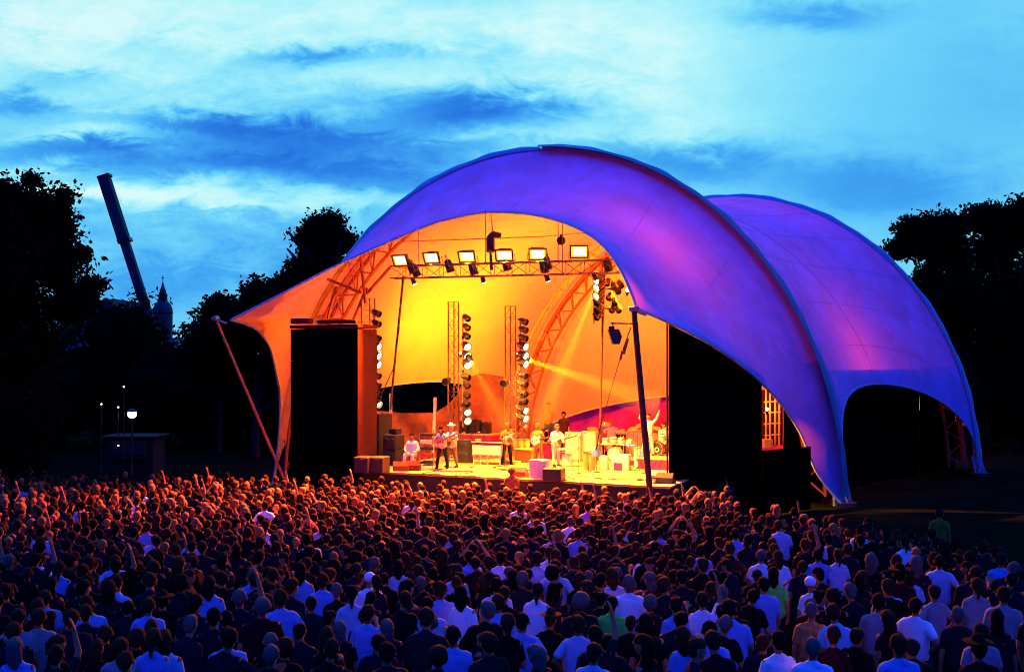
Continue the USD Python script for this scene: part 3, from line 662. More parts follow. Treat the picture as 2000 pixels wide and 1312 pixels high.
# hoist
hp = W(958, 478, 40.4)
ho = thing('chain_hoist', 'dark chain hoist with crooked arm above the middle of the truss', 'hoist')
obj('motor', MB().box(hp + [0, 0, 0], (.34, .3, .62), ch=.05), 'black_metal', ho)
obj('arm', MB().tube([hp + [-.05, 0, .25], hp + [.1, 0, .42], hp + [.42, 0, .36]], [.13, .14, .1], 8), 'black_metal', ho, 40)
obj('hook', MB().tube([hp + [0, 0, -.3], hp + [.02, 0, -.7], hp + [.05, 0, -1.0]], [.05, .06, .07], 7), 'black_metal', ho, 40)
obj('chain', MB().tube([hp + [.1, 0, .4], W(959, 418, 40.4)], .022, 5), 'steel', ho)
pl = thing('pulley', 'small round pulley above the right part of the truss', 'pulley')
pp = W(1096, 470, 39.5); obj('wheel', MB().cyl(pp, .17, .1, (0, 1, 0), 14), 'red_lit', pl, 40); obj('bracket', MB().box(pp + [0, -.08, .02], (.1, .05, .4), ch=.01), 'black_metal', pl)
# dark pars hung in the truss; three of them light the players from above
for k, (px, lit, where) in enumerate(((808, True, 'under the leftmost floodlight'), (816, False, 'beside the leftmost floodlight'), (886, True, 'between the second and third floodlights'), (934, False, 'left of the hoist'), (1000, True, 'right of the hoist'), (1072, False, 'right of the fifth floodlight'), (1078, True, 'hung lower right of the fifth floodlight'), (1190, False, 'at the right end of the truss'))):
    a = np.interp(px, [766, 1212], [0, 1]); p = T0 + (T1 - T0) * a + np.array([0, .1, -.02 if k % 2 else .12])
    tgt = S(1.5 + 7.6 * a, 3.0, SZ + .8)
    par_at(p, tgt - p, False, f'purple-dark stage light in the truss {where}', 'stage lights hung in the truss', 1.25)
TOP_SPOTS = [(.1, 1.6), (.42, 4.6), (.7, 7.6), (.9, 10.0)]
for a, b in TOP_SPOTS:
    p = T0 + (T1 - T0) * a + np.array([0, .25, -.40]); d = S(b, 3.2, SZ + .6) - p
    t = thing('truss_spot', f'small spotlight under the truss aimed at the players, {["leftmost", "second", "third", "rightmost"][TOP_SPOTS.index((a, b))]} of four', 'spotlight', 'small spotlights under the truss')
    m = np.eye(4); m[:3, :3] = rot_to(d); m[:3, 3] = p
    obj('body', MB().lathe([(.05, -.2), (.09, -.18), (.10, .1), (.085, .1), (0, .06)], 12, m), 'black_metal', t, 40)
    obj('lens', MB().lathe([(0, .08), (.08, .075), (.08, .065), (0, .065)], 12, m), 'dead_lens', t)
    L = lamp_light(t, 'ball', TOP_P * (.45, .85, 1.0, .9)[TOP_SPOTS.index((a, b))], KEY, size=.085, cone=38); set_m(L, p + d / np.linalg.norm(d) * .12, d)

# light towers
def tower(label, px, D, ytop, wpx, bays):
    t = thing('light_tower', label, 'light tower')
    p = W(px, ytop, D); w = wpx * D / F
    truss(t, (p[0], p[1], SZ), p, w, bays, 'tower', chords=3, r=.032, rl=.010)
    obj('base', MB().box((p[0], p[1], SZ + .05), (.9, .9, .09), ch=.02), 'steel', t)
    return t
def par_column(tower_name, px, D, ys, lit, aim, group, side=.16):
    p0, p1 = W(px - 8, min(ys) - 6, D), W(px - 8, max(ys) + 14, D)
    t = thing('lamp_bar', f'upright bar that carries stage lights beside {tower_name}', 'lamp bar')
    obj('pipe', MB().tube([p0, p1], .035, 6), 'steel', t)
    [obj('clamp', MB().box(p0 * (1 - q_) + p1 * q_, (.12, .12, .1), ch=.01), 'black_metal', t) for q_ in (.2, .5, .8)]
    for k, y in enumerate(ys):
        par_at(W(px, y, D - .15), aim(k), lit[k], f'{"glowing" if lit[k] else "unlit"} stage light beside {tower_name}, {ORD[k]}', f'stage lights beside {tower_name}', 1.0)
tower('lattice light tower behind the two guitarists at left', 886, 45, 590, 20, 14)
tower('lattice light tower behind the piano and guitarist', 997, 44, 598, 20, 14)
tower('short lattice tower on top of the left speaker tower', 720, 44.5, 583, 26, 14)
fwd = lambda k: (.45, -.80, -.38)
ysA = [621, 639, 656, 676, 694, 712, 736, 752, 771, 787, 803, 820]
par_column('the left lattice tower', 912, 44.6, ysA, [0, 0, 0, 1, 1, 1, 0, 0, 0, 0, 1, 1], lambda k: (.35, -.85, -.35) if k != 6 else (.8, -.5, -.3), 'left')
ysB = [628, 644, 660, 676, 694, 710, 733, 750, 768, 783, 800, 816]
par_column('the middle lattice tower', 1024, 43.6, ysB, [0, 0, 0, 1, 1, 1, 0, 0, 0, 0, 1, 1], lambda k: (.62, -.70, -.30), 'middle')
par_column('the left speaker tower', 737, 43.4, [612, 632, 660, 676, 694, 711, 733, 752, 768, 788], [0, 0, 0, 1, 1, 1, 0, 0, 0, 1], lambda k: (.75, -.55, -.35), 'stack')
par_column('the hanging cluster on the right', 1168, 41, [546, 560, 576, 590, 604, 618], [1, 1, 1, 0, 0, 0], lambda k: (-.62, -.62, -.5), 'right')
for k, (px, py) in enumerate(((1186, 552), (1198, 560), (1206, 568), (1190, 580), (1200, 590), (1212, 556), (1196, 604), (1208, 604))):
    par_at(W(px, py, 41.6), (.3 * (k % 3 - 1), -.7, -.6), False, f'unlit stage light in the right cluster, {ORD[k]} of its tangle', 'unlit lights in the right cluster', .9)
par_at(W(872, 744, 44.2), (-.3, -.85, -.2), False, 'big dark stage light on the left side of the left lattice tower', 'large dark tower lights', 1.15)
par_at(W(985, 748, 43.2), (-.3, -.85, -.2), False, 'big dark stage light on the left side of the middle lattice tower', 'large dark tower lights', 1.15)
tt_ = thing('lamp_stand', 'red-lit upright pole below the hanging light cluster', 'lamp stand')
obj('pole', MB().tube([W(1180, 532, 41.2), W(1176, 660, 41.2), W(1171, 898, 41.4)], [.06, .05, .04], 6), 'red_lit', tt_)
obj('cross_bar', MB().tube([W(1166, 562, 41.3), W(1214, 566, 41.3)], .03, 5).tube([W(1166, 600, 41.3), W(1210, 606, 41.3)], .03, 5), 'red_lit', tt_)
# added bare lamps, out of view, that fill the tent with light
FLOOR_L = []
def fill_lamp(label, p, power, color, size=.16, aim=None):
    t = thing('added_lamp', label, 'lamp', loc=tuple(p))
    obj('socket', MB().lathe([(0, -.22), (.05, -.22), (.06, -.12), (.1, -.1), (.1, -.06), (0, -.06)], 10), 'black_metal', t, 40)
    obj('glass', MB().ball((0, 0, .02), .075, 2), 'par_lens', t, True)
    L = lamp_light(t, 'ball', power, color, size=.10, cone=None if aim is None else 88, soft=.9); set_m(L, np.array([0, 0, .06]), (0, 0, -1) if aim is None else aim)
BL = 1700
fill_lamp('added fill lamp far behind the left lattice tower', W(900, 690, 50), BL * 1.7, GOLD, aim=(.05, .9, .35))
fill_lamp('added fill lamp far behind the middle lattice tower', W(1010, 690, 50.5), BL * 1.9, GOLD, aim=(.5, .8, .3))
fill_lamp('added fill lamp beside the left speaker tower', W(741, 690, 44.6), BL * .36, AMBER)
fill_lamp('added fill lamp by the hanging cluster that turns the canopy pink', np.array([4.75, 42.2, 9.1]), BL * .95, AMBER)
fill_lamp('added fill lamp behind the right side curtain under the tent flank', np.array([15.0, 51.2, 5.3]), BL * 1.1, AMBER)
fill_lamp('added fill lamp high in the rear of the tent', np.array([12., 55, 8.0]), BL * 3.2, GOLD, aim=(.1, .95, .3))
SMOKE = usdkit.material(stage, '/World/Looks/stage_smoke', {'v': ('principled_volume', {'color': (.92, .9, .86), 'density': .028, 'anisotropy': .1})}, volume='v.volume')
def beam(label, p, aim, power, cone):
    t = thing('beam_spot', label, 'spotlight'); d = np.array(aim) - p; d /= np.linalg.norm(d)
    m = np.eye(4); m[:3, :3] = rot_to(d); m[:3, 3] = p
    obj('body', MB().lathe([(.06, -.34), (.14, -.3), (.15, .08), (.13, .08), (0, .02)], 14, m), 'black_metal', t, 40)
    obj('lens', MB().lathe([(0, .05), (.12, .04), (.12, .03), (0, .03)], 14, m), 'par_lens', t)
    L = lamp_light(t, 'ball', power, GOLD, size=.10, cone=cone, soft=.9); set_m(L, p + d * .12, d)
    n_ = np.linalg.norm(np.array(aim) - p); k = math.tan(math.radians(cone)) * 1.25
    pts = [p + d * q_ for q_ in np.linspace(.12, n_, 9)]
    tag(obj('smoke_beam', MB().tube(pts, [.08 + k * q_ for q_ in np.linspace(.12, n_, 9)], 14), SMOKE), label.replace('beam lamp', 'beam-shaped smoke cone of the lamp'), 'smoke', kind='stuff')  # light shaft given its shape by a closed cone of smoke
beam('beam lamp high on the right throwing a shaft down to the left', W(1170, 548, 41.2), W(1055, 830, 43.2), 80000, 4.2)
beam('beam lamp on the middle lattice tower throwing a shaft to the right', W(1030, 702, 43.6), W(1288, 787, 43), 44000, 6.5)
beam('beam lamp on the left lattice tower throwing a shaft to the right', W(918, 704, 44.4), W(990, 830, 43.4), 10000, 8)
# lit scaffold seen through the gap on the right
sc = thing('scaffold_tower', 'brightly lit scaffold glimpsed in the gap right of the stage', 'scaffold')
for px in (1496, 1504, 1514, 1522): obj('upright', MB().tube([W(px, 760, 47.5), W(px, 872, 47.5)], .045, 6), 'white', sc)
for k, y in enumerate((785, 806, 828, 850)): obj('ledger', MB().tube([W(1492, y, 47.5), W(1525, y - 2, 47.5)], .035, 5), 'white', sc)
obj('crate', MB().box(W(1499, 866, 47.4), (.42, .4, .44), ch=.03), 'cream', sc)
obj('back_sheet', MB().box(W(1508, 815, 48.2), (1.0, .04, 2.6), ch=.01), 'red_lit', sc)
fill_lamp('added fill lamp behind the black flat at right', W(1500, 800, 46.6) + np.array([.0, .2, 0]), 26, GOLD)  # added lamp, out of view, that brightens the scaffold

# ------------------------------------------------------------------ people
for nm, c, v in (('skin_light', (.30, .14, .075), .1), ('skin_tan', (.20, .09, .045), .1), ('skin_dark', (.13, .07, .045), .1),
                 ('hair_black', (.006, .005, .005), .4), ('hair_brown', (.030, .016, .008), .4), ('hair_blond', (.20, .11, .04), .3), ('hair_grey', (.07, .066, .064), .25),
                 ('cloth_white', (.58, .68, .82), .05), ('cloth_pale', (.30, .40, .60), .10), ('cloth_sky', (.13, .26, .60), .15), ('cloth_grey', (.20, .21, .24), .15),
                 ('cloth_black', (.005, .005, .006), .4), ('cloth_navy', (.007, .009, .018), .3), ('cloth_charcoal', (.013, .013, .015), .3), ('cloth_maroon', (.028, .006, .008), .3),
                 ('cloth_green', (.06, .60, .08), .1), ('cloth_lime', (.16, .19, .02), .5), ('cloth_rust', (.42, .16, .05), .5), ('cloth_violet', (.28, .18, .55), .1),
                 ('denim', (.012, .016, .030), .3), ('trouser_dark', (.012, .012, .014), .3), ('trouser_white', (.70, .68, .64), .06), ('trouser_tan', (.18, .13, .08), .2), ('leather', (.02, .015, .012), .3),
                 ('eye_white', (.6, .6, .6), .02)):
    M[nm] = material(nm, c, .9, v, 14, bump=.02 if 'cloth' in nm or 'hair' in nm else 0, spec=.15 if 'skin' in nm else .03)

def sp(c, r, n=10): return m3.Manifold.sphere(r, n).translate([float(x) for x in c])
def link(js, n=10):
    out = []
    for (a, ra), (b, rb) in zip(js[:-1], js[1:]): out.append(m3.Manifold.batch_hull([sp(a, ra, n), sp(b, rb, n)]))
    return out
def uni(parts): return m3.Manifold.batch_boolean(parts, m3.OpType.Add)
def hullof(pts, n=10): return m3.Manifold.batch_hull([sp(c, r, n) for c, r in pts])
V3 = lambda *a: np.array(a, float)

def hand(w, d, nrm, n=6, curl=.5):
    """Palm, four unequal bent fingers and a thumb from wrist w along d; nrm is the back of the hand."""
    d = d / np.linalg.norm(d); nrm = nrm - d * (nrm @ d); nrm /= np.linalg.norm(nrm); sd = np.cross(d, nrm)
    out = [hullof([(w, .024), (w + d * .085 + sd * .032, .013), (w + d * .09 - sd * .032, .013), (w + d * .03 + sd * .03, .014), (w + d * .03 - sd * .028, .014)], n)]
    for k, L in enumerate((.072, .082, .076, .06)):
        b = w + d * .085 + sd * (.032 - k * .0215); kn = b + d * L * .5 - nrm * L * .15 * curl; tip = kn + d * L * .45 - nrm * L * .55 * curl
        out += link([(b, .010), (kn, .009), (tip, .007)], n)
    b = w + d * .03 + sd * .03; out += link([(b, .013), (b + d * .035 + sd * .03 - nrm * .01, .011), (b + d * .07 + sd * .032 - nrm * .022, .009)], n)
    return out

def human(arms, legs, hip=.93, lean=(0, 0), head=(0, 0), hair='short', slim=1.0, sleeves='short', n=10, face=False, loose=1.0, eyes=False):
    """Meshes of one figure facing +y, feet at z = 0. arms: [(elbow, wrist)] right then left, relative to the shoulder; legs: [(knee, ankle)] absolute."""
    H = V3(0, 0, hip); up = V3(lean[0], lean[1], 1); up /= np.linalg.norm(up); rt = V3(1, 0, 0); fw = np.cross(up, rt)
    T = lambda x, y, z: H + rt * x * slim + fw * y + up * z
    sh = [T(.182, -.01, .43), T(-.182, -.01, .43)]
    nk, hd = T(0, -.005, .55), T(0, .01, .70) + V3(head[0], head[1], 0)
    skin = [hullof([(T(0, -.01, .50), .055), (hd - up * .07, .052)], n), hullof([(hd + up * .03 - fw * .012, .095), (hd + up * .01 + fw * .015, .085), (hd - up * .075 + fw * .045, .045), (hd - up * .05, .06)], n)]
    skin += [hullof([(hd + fw * .10 + up * .0, .008), (hd + fw * .105 - up * .035, .014), (hd + fw * .09 - up * .035, .02)], 6), hullof([(hd + fw * .088 + up * .03 + rt * .035, .012), (hd + fw * .088 + up * .03 - rt * .035, .012)], 6), hullof([(hd + fw * .086 - up * .068 + rt * .018, .009), (hd + fw * .086 - up * .068 - rt * .018, .009)], 6)]
    for s in (1, -1): skin.append(hullof([(hd + rt * .094 * s + up * .01 - fw * .005, .018), (hd + rt * .10 * s - up * .025 - fw * .01, .012)], 6))
    tor = [(T(.10, .01, .36), .105), (T(-.10, .01, .36), .105), (T(.145, -.01, .435), .058), (T(-.145, -.01, .435), .058)]
    wai = [(T(.075, .01, .12), .10), (T(-.075, .01, .12), .10)]
    hps = [(T(.085, -.01, -.02), .10), (T(-.085, -.01, -.02), .10)]
    skin += [hullof(tor + wai, n), hullof(wai + hps, n)]
    shirt = [hullof([(c, r + .016 * loose) for c, r in tor + [(T(.08, .0, .10), .105), (T(-.08, .0, .10), .105)]], n), hullof([(c, r + .020 * loose) for c, r in [(T(.08, .0, .12), .10), (T(-.08, .0, .12), .10), (T(.085, -.01, -.04), .098), (T(-.085, -.01, -.04), .098)]], n), hullof([(T(0, -.015, .515), .066), (T(.10, -.012, .455), .064), (T(-.10, -.012, .455), .064)], n)]
    for i, (s, (el, wr)) in enumerate(zip((1, -1), arms)):
        a = sh[i]; e = a + V3(el[0] * s, el[1], el[2]); w = a + V3(wr[0] * s, wr[1], wr[2])
        skin += link([(a, .058), (e, .042), (w, .029)], n)
        d = w - e; skin += hand(w, d, V3(s * 1.0, -.3, .2) if abs(d[2]) > abs(d[1]) else V3(0, 0, 1))
        k = .62 if sleeves == 'short' else 1.0
        shirt += link([(a - V3(0, 0, .012), .066 * loose ** .3), (a + (e - a) * k, .066 * loose ** .3 if k < 1 else .056)], n)
        if sleeves == 'long': shirt += link([(e, .056), (e + (w - e) * .9, .042)], n)
    tr_ = [hullof([(c, r + .014) for c, r in hps] + [(T(.075, 0, .06), .105), (T(-.075, 0, .06), .105)], n)]; shoes = []
    for s, (kn, an) in zip((1, -1), legs):
        h0 = T(.09 * s, -.01, -.03); kn, an = V3(*kn), V3(*an)
        skin += link([(h0, .088), (kn, .056), (an, .042)], n) + [hullof([(an + V3(0, 0, -.03), .04), (an + V3(.02 * s, .13, -.05), .03)], n)]
        tr_ += link([(h0, .105), (kn, .076), (an + V3(0, 0, .03), .062)], n)
        shoes.append(hullof([(an + V3(0, -.03, -.035), .048), (an + V3(.02 * s, .15, -.05), .034), (an + V3(-.01 * s, .14, -.05), .034)], n))
    hr = [m3.Manifold.batch_hull([sp(hd + up * .04 - fw * .022, .103, n), sp(hd + up * .055 + fw * .02, .088, n), sp(hd - up * .03 - fw * .05, .07, n)])]
    if hair == 'long': hr.append(hullof([(hd + up * .02 - fw * .05, .09), (hd - up * .14 - fw * .055 + rt * .05, .05), (hd - up * .14 - fw * .055 - rt * .05, .05), (hd - up * .22 - fw * .06, .05)], n))
    if hair == 'big': hr = [m3.Manifold.batch_hull([sp(hd + up * .055 - fw * .025, .128, n), sp(hd + up * .02 - fw * .035, .132, n)])]
    if hair == 'bun': hr.append(sp(hd + up * .11 - fw * .09, .05, n))
    if hair == 'tail': hr += link([(hd + up * .03 - fw * .11, .035), (hd - up * .12 - fw * .12, .028), (hd - up * .2 - fw * .09, .014)], n)
    if hair == 'cap': hr = [hullof([(hd + up * .05 - fw * .015, .104), (hd + up * .045 + fw * .015, .095)], n), hullof([(hd + up * .06 + fw * .09 + rt * .05, .012), (hd + up * .06 + fw * .09 - rt * .05, .012), (hd + up * .045 + fw * .17 + rt * .03, .010), (hd + up * .045 + fw * .17 - rt * .03, .010)], n)]
    if hair == 'hat': hr += [m3.Manifold.batch_hull([sp(hd + up * .07, .102, n), sp(hd + up * .13, .085, n)])]; 
    def tm_(parts, soft=True):
        m = uni(parts).to_mesh(); return trimesh.Trimesh(m.vert_properties[:, :3], m.tri_verts, process=False)
    hm = tm_(hr)
    if hair in ('big', 'long', 'short', 'bun', 'tail'):
        v = np.array(hm.vertices); c = v - hd; nz = meshkit.noise(v * (16 if hair == 'big' else 24), 3) - .5
        hm.vertices = v + c / np.linalg.norm(c, axis=1, keepdims=True) * nz[:, None] * (.05 if hair == 'big' else .022)
    sm = tm_(shirt); v = np.array(sm.vertices); sm.vertices = v + (meshkit.noise(v * np.array([13, 13, 7]), 9) - .5)[:, None] * V3(.026, .034, .008)
    out = {'body': tm_(skin), 'shirt': sm, 'trousers': tm_(tr_), 'hair': hm, 'shoe': shoes, 'hd': hd, 'fw': fw, 'up': up, 'rt': rt, 'sh': sh}
    if hair == 'hat':
        mm = np.eye(4); mm[:3, :3] = rot_to(up); mm[:3, 3] = hd + up * .09
        out['hat_brim'] = MB().lathe([(0, .012), (.17, .0), (.185, .012), (.1, .03), (0, .03)], 16, mm).get()
    return out
def shoes_of(h): return [trimesh.Trimesh(m.to_mesh().vert_properties[:, :3], m.to_mesh().tri_verts, process=False) for m in h['shoe']]
def dress(root, h, skin, shirt, trousers, hair, hat=False, face=False, shoe='leather'):
    obj('body', h['body'], skin, root, 60)
    obj('shirt', h['shirt'], shirt, root, 60)
    obj('trousers', h['trousers'], trousers, root, 60)
    hp_ = obj('hat' if hat else 'hair', h['hair'], hair, root, 60)
    if 'hat_brim' in h: obj('brim', h['hat_brim'], hair, hp_, 60)
    for s in shoes_of(h): obj('shoe', s, shoe, root, 60)
    if face:
        for s in (1, -1): obj('eye', MB().ball(h['hd'] + h['fw'] * .092 + h['up'] * .008 + h['rt'] * .034 * s, .013, 1), 'eye_white', root, True)
STAND = [((.10, .01, .49), (.10, 0, .085)), ((-.10, -.01, .49), (-.11, 0, .085))]
DOWN = [((.06, -.02, -.29), (.07, .06, -.54)), ((.06, -.02, -.29), (.06, .07, -.54))]
SHAPES = [
    dict(arms=DOWN, legs=STAND, loose=1.5),
    dict(arms=[((.07, -.01, -.28), (-.08, .2, -.24)), ((.07, -.01, -.28), (-.06, .22, -.20))], legs=STAND, lean=(.03, -.02)),
    dict(arms=[((.16, -.06, -.23), (.02, .02, -.42)), ((.16, -.06, -.23), (.02, .02, -.42))], legs=STAND, loose=1.4),
    dict(arms=[((.12, .10, .26), (.06, .10, .54)), DOWN[1]], legs=STAND),
    dict(arms=[((.12, .16, .10), (-.06, .22, .34)), ((.12, .16, .10), (-.06, .22, .34))], legs=STAND, lean=(0, .03)),
    dict(arms=DOWN, legs=STAND, slim=.86, hair='long', lean=(-.03, .02), loose=.8, head=(-.02, 0)),
    dict(arms=[((.07, -.01, -.28), (-.05, .2, -.26)), DOWN[1]], legs=STAND, slim=.86, hair='tail', loose=.8, lean=(.05, 0)),
    dict(arms=[((.08, .02, -.27), (.03, .22, -.10)), ((.06, -.02, -.29), (.06, .07, -.54))], legs=STAND, hair='short', lean=(-.05, .03), head=(-.03, .02), loose=1.2),
    dict(arms=[((.10, -.03, -.28), (.07, .12, -.50)), ((.09, .10, -.24), (.10, .30, -.06))], legs=[((.15, .03, .49), (.18, .02, .085)), ((-.08, -.01, .49), (-.10, 0, .085))], lean=(.09, .03), head=(.05, .01), loose=1.5, slim=1.1),
    dict(arms=[((.05, -.03, -.29), (.02, .12, -.46)), ((.05, -.03, -.29), (.02, .12, -.46))], legs=STAND, slim=.92, sleeves='long', loose=1.6, lean=(-.02, .07), head=(0, .05)),
    dict(arms=[((.24, .02, -.14), (.44, .04, -.08)), ((.06, -.02, -.29), (.06, .07, -.54))], legs=STAND, lean=(.05, 0), head=(.04, 0), sleeves='long')]
_sh = {}
def shape(i, hair=None):
    k = (i, hair)
    if k not in _sh:
        kw = dict(SHAPES[i]);
        if hair: kw['hair'] = hair
        _sh[k] = human(**kw, n=9)
    return _sh[k]
SHIRT_WORDS = {'cloth_white': 'white T-shirt', 'cloth_pale': 'pale grey T-shirt', 'cloth_sky': 'light blue T-shirt', 'cloth_grey': 'grey T-shirt', 'cloth_black': 'black T-shirt', 'cloth_navy': 'navy T-shirt', 'cloth_charcoal': 'charcoal T-shirt', 'cloth_maroon': 'dark red T-shirt', 'cloth_green': 'bright green T-shirt', 'cloth_lime': 'yellow-green checked shirt', 'cloth_rust': 'rust checked shirt', 'cloth_violet': 'violet T-shirt'}
HAIR_WORDS = {'hair_black': 'black hair', 'hair_brown': 'brown hair', 'hair_blond': 'fair hair', 'hair_grey': 'grey hair', 'cap': 'a pale cap'}
POSE_WORDS = ['arms down', 'arms folded', 'hands on hips', 'one arm raised', 'both hands raised', 'long hair', 'ponytail', 'leaning aside', 'leaning right', 'long sleeves', 'arm held out']
_pc = {}
def person_class(i, shirt, hair, hairtype=None, skin='skin_light', trousers='denim'):
    k = (i, shirt, hair, hairtype, skin, trousers)
    if k not in _pc:
        c = cls('person_figure'); h = shape(i, hairtype)
        dress(c, h, skin, shirt, trousers, 'cloth_white' if hair == 'cap' else hair, hat=hairtype in ('cap', 'hat'))
        _pc[k] = c
    return _pc[k]

# people in light shirts at the places where the photograph shows them: (px, py of the shoulders, shirt, pose)
WH, PA, SK, GY, VI = 'cloth_white', 'cloth_pale', 'cloth_sky', 'cloth_grey', 'cloth_violet'
PLACED = [(548, 1204, SK, 2), (630, 1162, SK, 0), (591, 1143, SK, 5), (444, 1272, SK, 0), (290, 1206, SK, 0), (413, 1172, SK, 5), (682, 1190, PA, 6), (225, 1112, PA, 2), (77, 1108, WH, 1), (88, 1190, SK, 0), (178, 1203, SK, 7),
    (232, 1166, PA, 7), (490, 1145, SK, 6), (515, 1050, WH, 6), (605, 1072, SK, 0), (375, 1074, PA, 5), (287, 1046, SK, 0), (80, 1060, PA, 1), (161, 1003, PA, 0), (266, 994, WH, 6), (518, 1003, WH, 2), (112, 1131, SK, 6), (294, 1286, SK, 6),
    (326, 1280, PA, 5), (235, 1292, GY, 0), (35, 1296, SK, 5), (35, 1240, GY, 0), (72, 1236, GY, 1), (625, 1040, PA, 6), (135, 1062, PA, 5),
    (1020, 1242, SK, 2), (1130, 1248, PA, 2), (885, 1272, SK, 0), (1160, 1302, PA, 0), (1228, 1172, WH, 0), (1200, 1150, PA, 5), (970, 1172, PA, 0), (1046, 1178, WH, 6), (1085, 1133, PA, 2), (1050, 1116, PA, 0), (976, 1108, WH, 1), (917, 1108, SK, 0),
    (889, 1140, PA, 6), (843, 1206, PA, 7), (905, 1192, WH, 5), (861, 1183, SK, 0), (973, 1208, SK, 0), (717, 1222, SK, 1), (719, 1150, WH, 1), (782, 1122, PA, 5), (1260, 1106, WH, 5), (1288, 1062, SK, 0), (1078, 1062, SK, 2), (1130, 1064, SK, 0),
    (1070, 1096, WH, 6), (1012, 1003, PA, 0), (1047, 1023, SK, 0), (1112, 1030, WH, 1), (882, 1057, SK, 0), (1148, 1005, VI, 0), (1178, 985, VI, 0), (1225, 1040, PA, 1), (1344, 1040, PA, 6), (1316, 1205, SK, 6), (1372, 1198, WH, 3),
    (1340, 1268, SK, 5), (1386, 1272, SK, 0), (1195, 1200, 'cloth_green', 0), (1433, 1228, SK, 7), (1517, 1286, WH, 1), (1587, 1298, WH, 0), (1637, 1228, PA, 7), (1788, 1208, WH, 2), (1835, 1118, PA, 2), (1716, 1208, GY, 0), (1825, 1178, GY, 2),
    (1492, 1168, SK, 0), (1587, 1160, WH, 5), (1955, 1118, SK, 0), (1916, 1258, GY, 0), (1755, 1302, SK, 0), (1598, 1103, SK, 0), (1634, 1104, PA, 6), (1485, 1105, WH, 1), (1524, 1103, WH, 5), (1526, 1047, PA, 7), (1618, 1068, PA, 2), (1678, 1056, WH, 6),
    (1764, 1080, WH, 6), (1780, 1142, PA, 5), (1734, 1168, SK, 0), (1835, 1018, 'cloth_lime', 0), (1515, 1140, 'cloth_green', 5), (1585, 1216, 'cloth_rust', 0), (372, 1112, 'cloth_green', 6), (1436, 1062, SK, 0), (1368, 1090, SK, 0), (1904, 1170, GY, 6), (1960, 1196, GY, 0)]
def depth_of_shoulder(py):
    D = 6520 / (py - 790.) if py > 800 else 60
    return D if D < 36 else 2000 * 4.88 / (py - YH)
HAIRS = ['hair_black', 'hair_brown', 'hair_black', 'hair_brown', 'hair_black', 'hair_brown', 'hair_brown', 'hair_black', 'hair_brown', 'hair_grey']
DARKS = ['cloth_black', 'cloth_navy', 'cloth_charcoal', 'cloth_black', 'cloth_maroon', 'cloth_black', 'cloth_charcoal']
spots, crowd = [], []
for (px, py, shirt, pose) in PLACED:
    D = depth_of_shoulder(py); x = (px - 1000) / F * D
    spots.append((px, py, D, x)); crowd.append(dict(x=x, y=D, shirt=shirt, pose=pose, hair='cap' if (px, py) in ((1587, 1160), (719, 1150)) else HAIRS[int(rng.integers(0, 10))], placed=True, px=px, py=py, s=rng.uniform(.96, 1.04), rz=rng.normal(0, .22)))
cell = {}
def near(x, y, r):
    i, j = int(x // 1), int(y // 1)
    return any((x - a) ** 2 + (y - b) ** 2 < r * r for di in (-1, 0, 1) for dj in (-1, 0, 1) for a, b in cell.get((i + di, j + dj), ()))
def put(x, y): cell.setdefault((int(x // 1), int(y // 1)), []).append((x, y))
for c in crowd: put(c['x'], c['y'])
FR_ = S(11.9, 0)
def in_front(x, y):
    """Whether (x, y) lies in front of the barrier before the stage."""
    b = (np.array([x, y, 0]) - FL) @ WS; a = (np.array([x, y, 0]) - FL) @ US
    if a > 11.6: return y < 36.0 + 1.6 * math.sin(x)
    return b < -1.0
tries = 0
while tries < 26000:
    tries += 1
    y = math.sqrt(rng.uniform(12.4 ** 2, 47 ** 2)); x = rng.uniform(-.53, .53) * y
    if not in_front(x, y): continue
    px = 1000 + F * x / y
    if x < -5.5 and y > 39 + .18 * (-5.5 - x): continue
    if px < 560 and abs(x + 8.6) < .6 and abs(y - 41) < .8: continue
    if px > 1430 and y > 31.5 - (px - 1430) * .019: continue
    dens = np.interp(y, [9, 14, 20, 30, 38], [.95, .95, .95, 1.0, 1.0])
    if px > 1480: dens *= .42
    if rng.uniform() > dens: continue
    r = np.interp(y, [10, 18, 30, 38], [.52, .50, .46, .44])
    if near(x, y, r): continue
    zt = 1.76 + ground_z(y); ty = YH + F * (CAMZ - zt) / y; hw = .27 * F / y
    bad = False
    for (qx, qy, qD, _) in spots:
        if y < qD - .1 and abs(px - qx) < hw + .20 * F / qD and ty < qy + .17 * F / qD: bad = True; break
    if bad and rng.uniform() < .7: continue
    put(x, y)
    pose = int(rng.choice(11, p=[.21, .11, .08, .025, .015, .15, .10, .11, .09, .08, .03]))
    light = rng.uniform() < (.04 if y > 24 else .0)
    shirt = (WH, PA, SK, GY)[int(rng.integers(0, 4))] if light else DARKS[int(rng.integers(0, 7))]
    crowd.append(dict(x=x, y=y, shirt=shirt, pose=pose, hair=HAIRS[int(rng.integers(0, 10))], placed=False, px=px, py=YH + F * (CAMZ - 1.42 - ground_z(y)) / y, s=rng.uniform(.88, 1.06), w=rng.uniform(.90, 1.14), rz=rng.normal(0, .3) + (rng.uniform(-1.6, 1.6) if rng.uniform() < .2 else 0)))
crowd.sort(key=lambda c: (not c['placed'], c['y']))
inside = [c for c in crowd if -20 < c['px'] < 2020]
single, mass = inside[:298], inside[298:] + [c for c in crowd if not -20 < c['px'] < 2020 and c['y'] > 12]
def pm(c):
    m = frame((c['x'], c['y'], float(ground_z(c['y'])) + .01), c['rz'] + math.atan2(c['x'], c['y']) * -.4); m[:3, :3] = m[:3, :3] @ np.diag([c['s'] * c.get('w', 1), c['s'] * c.get('w', 1), c['s']]); return m
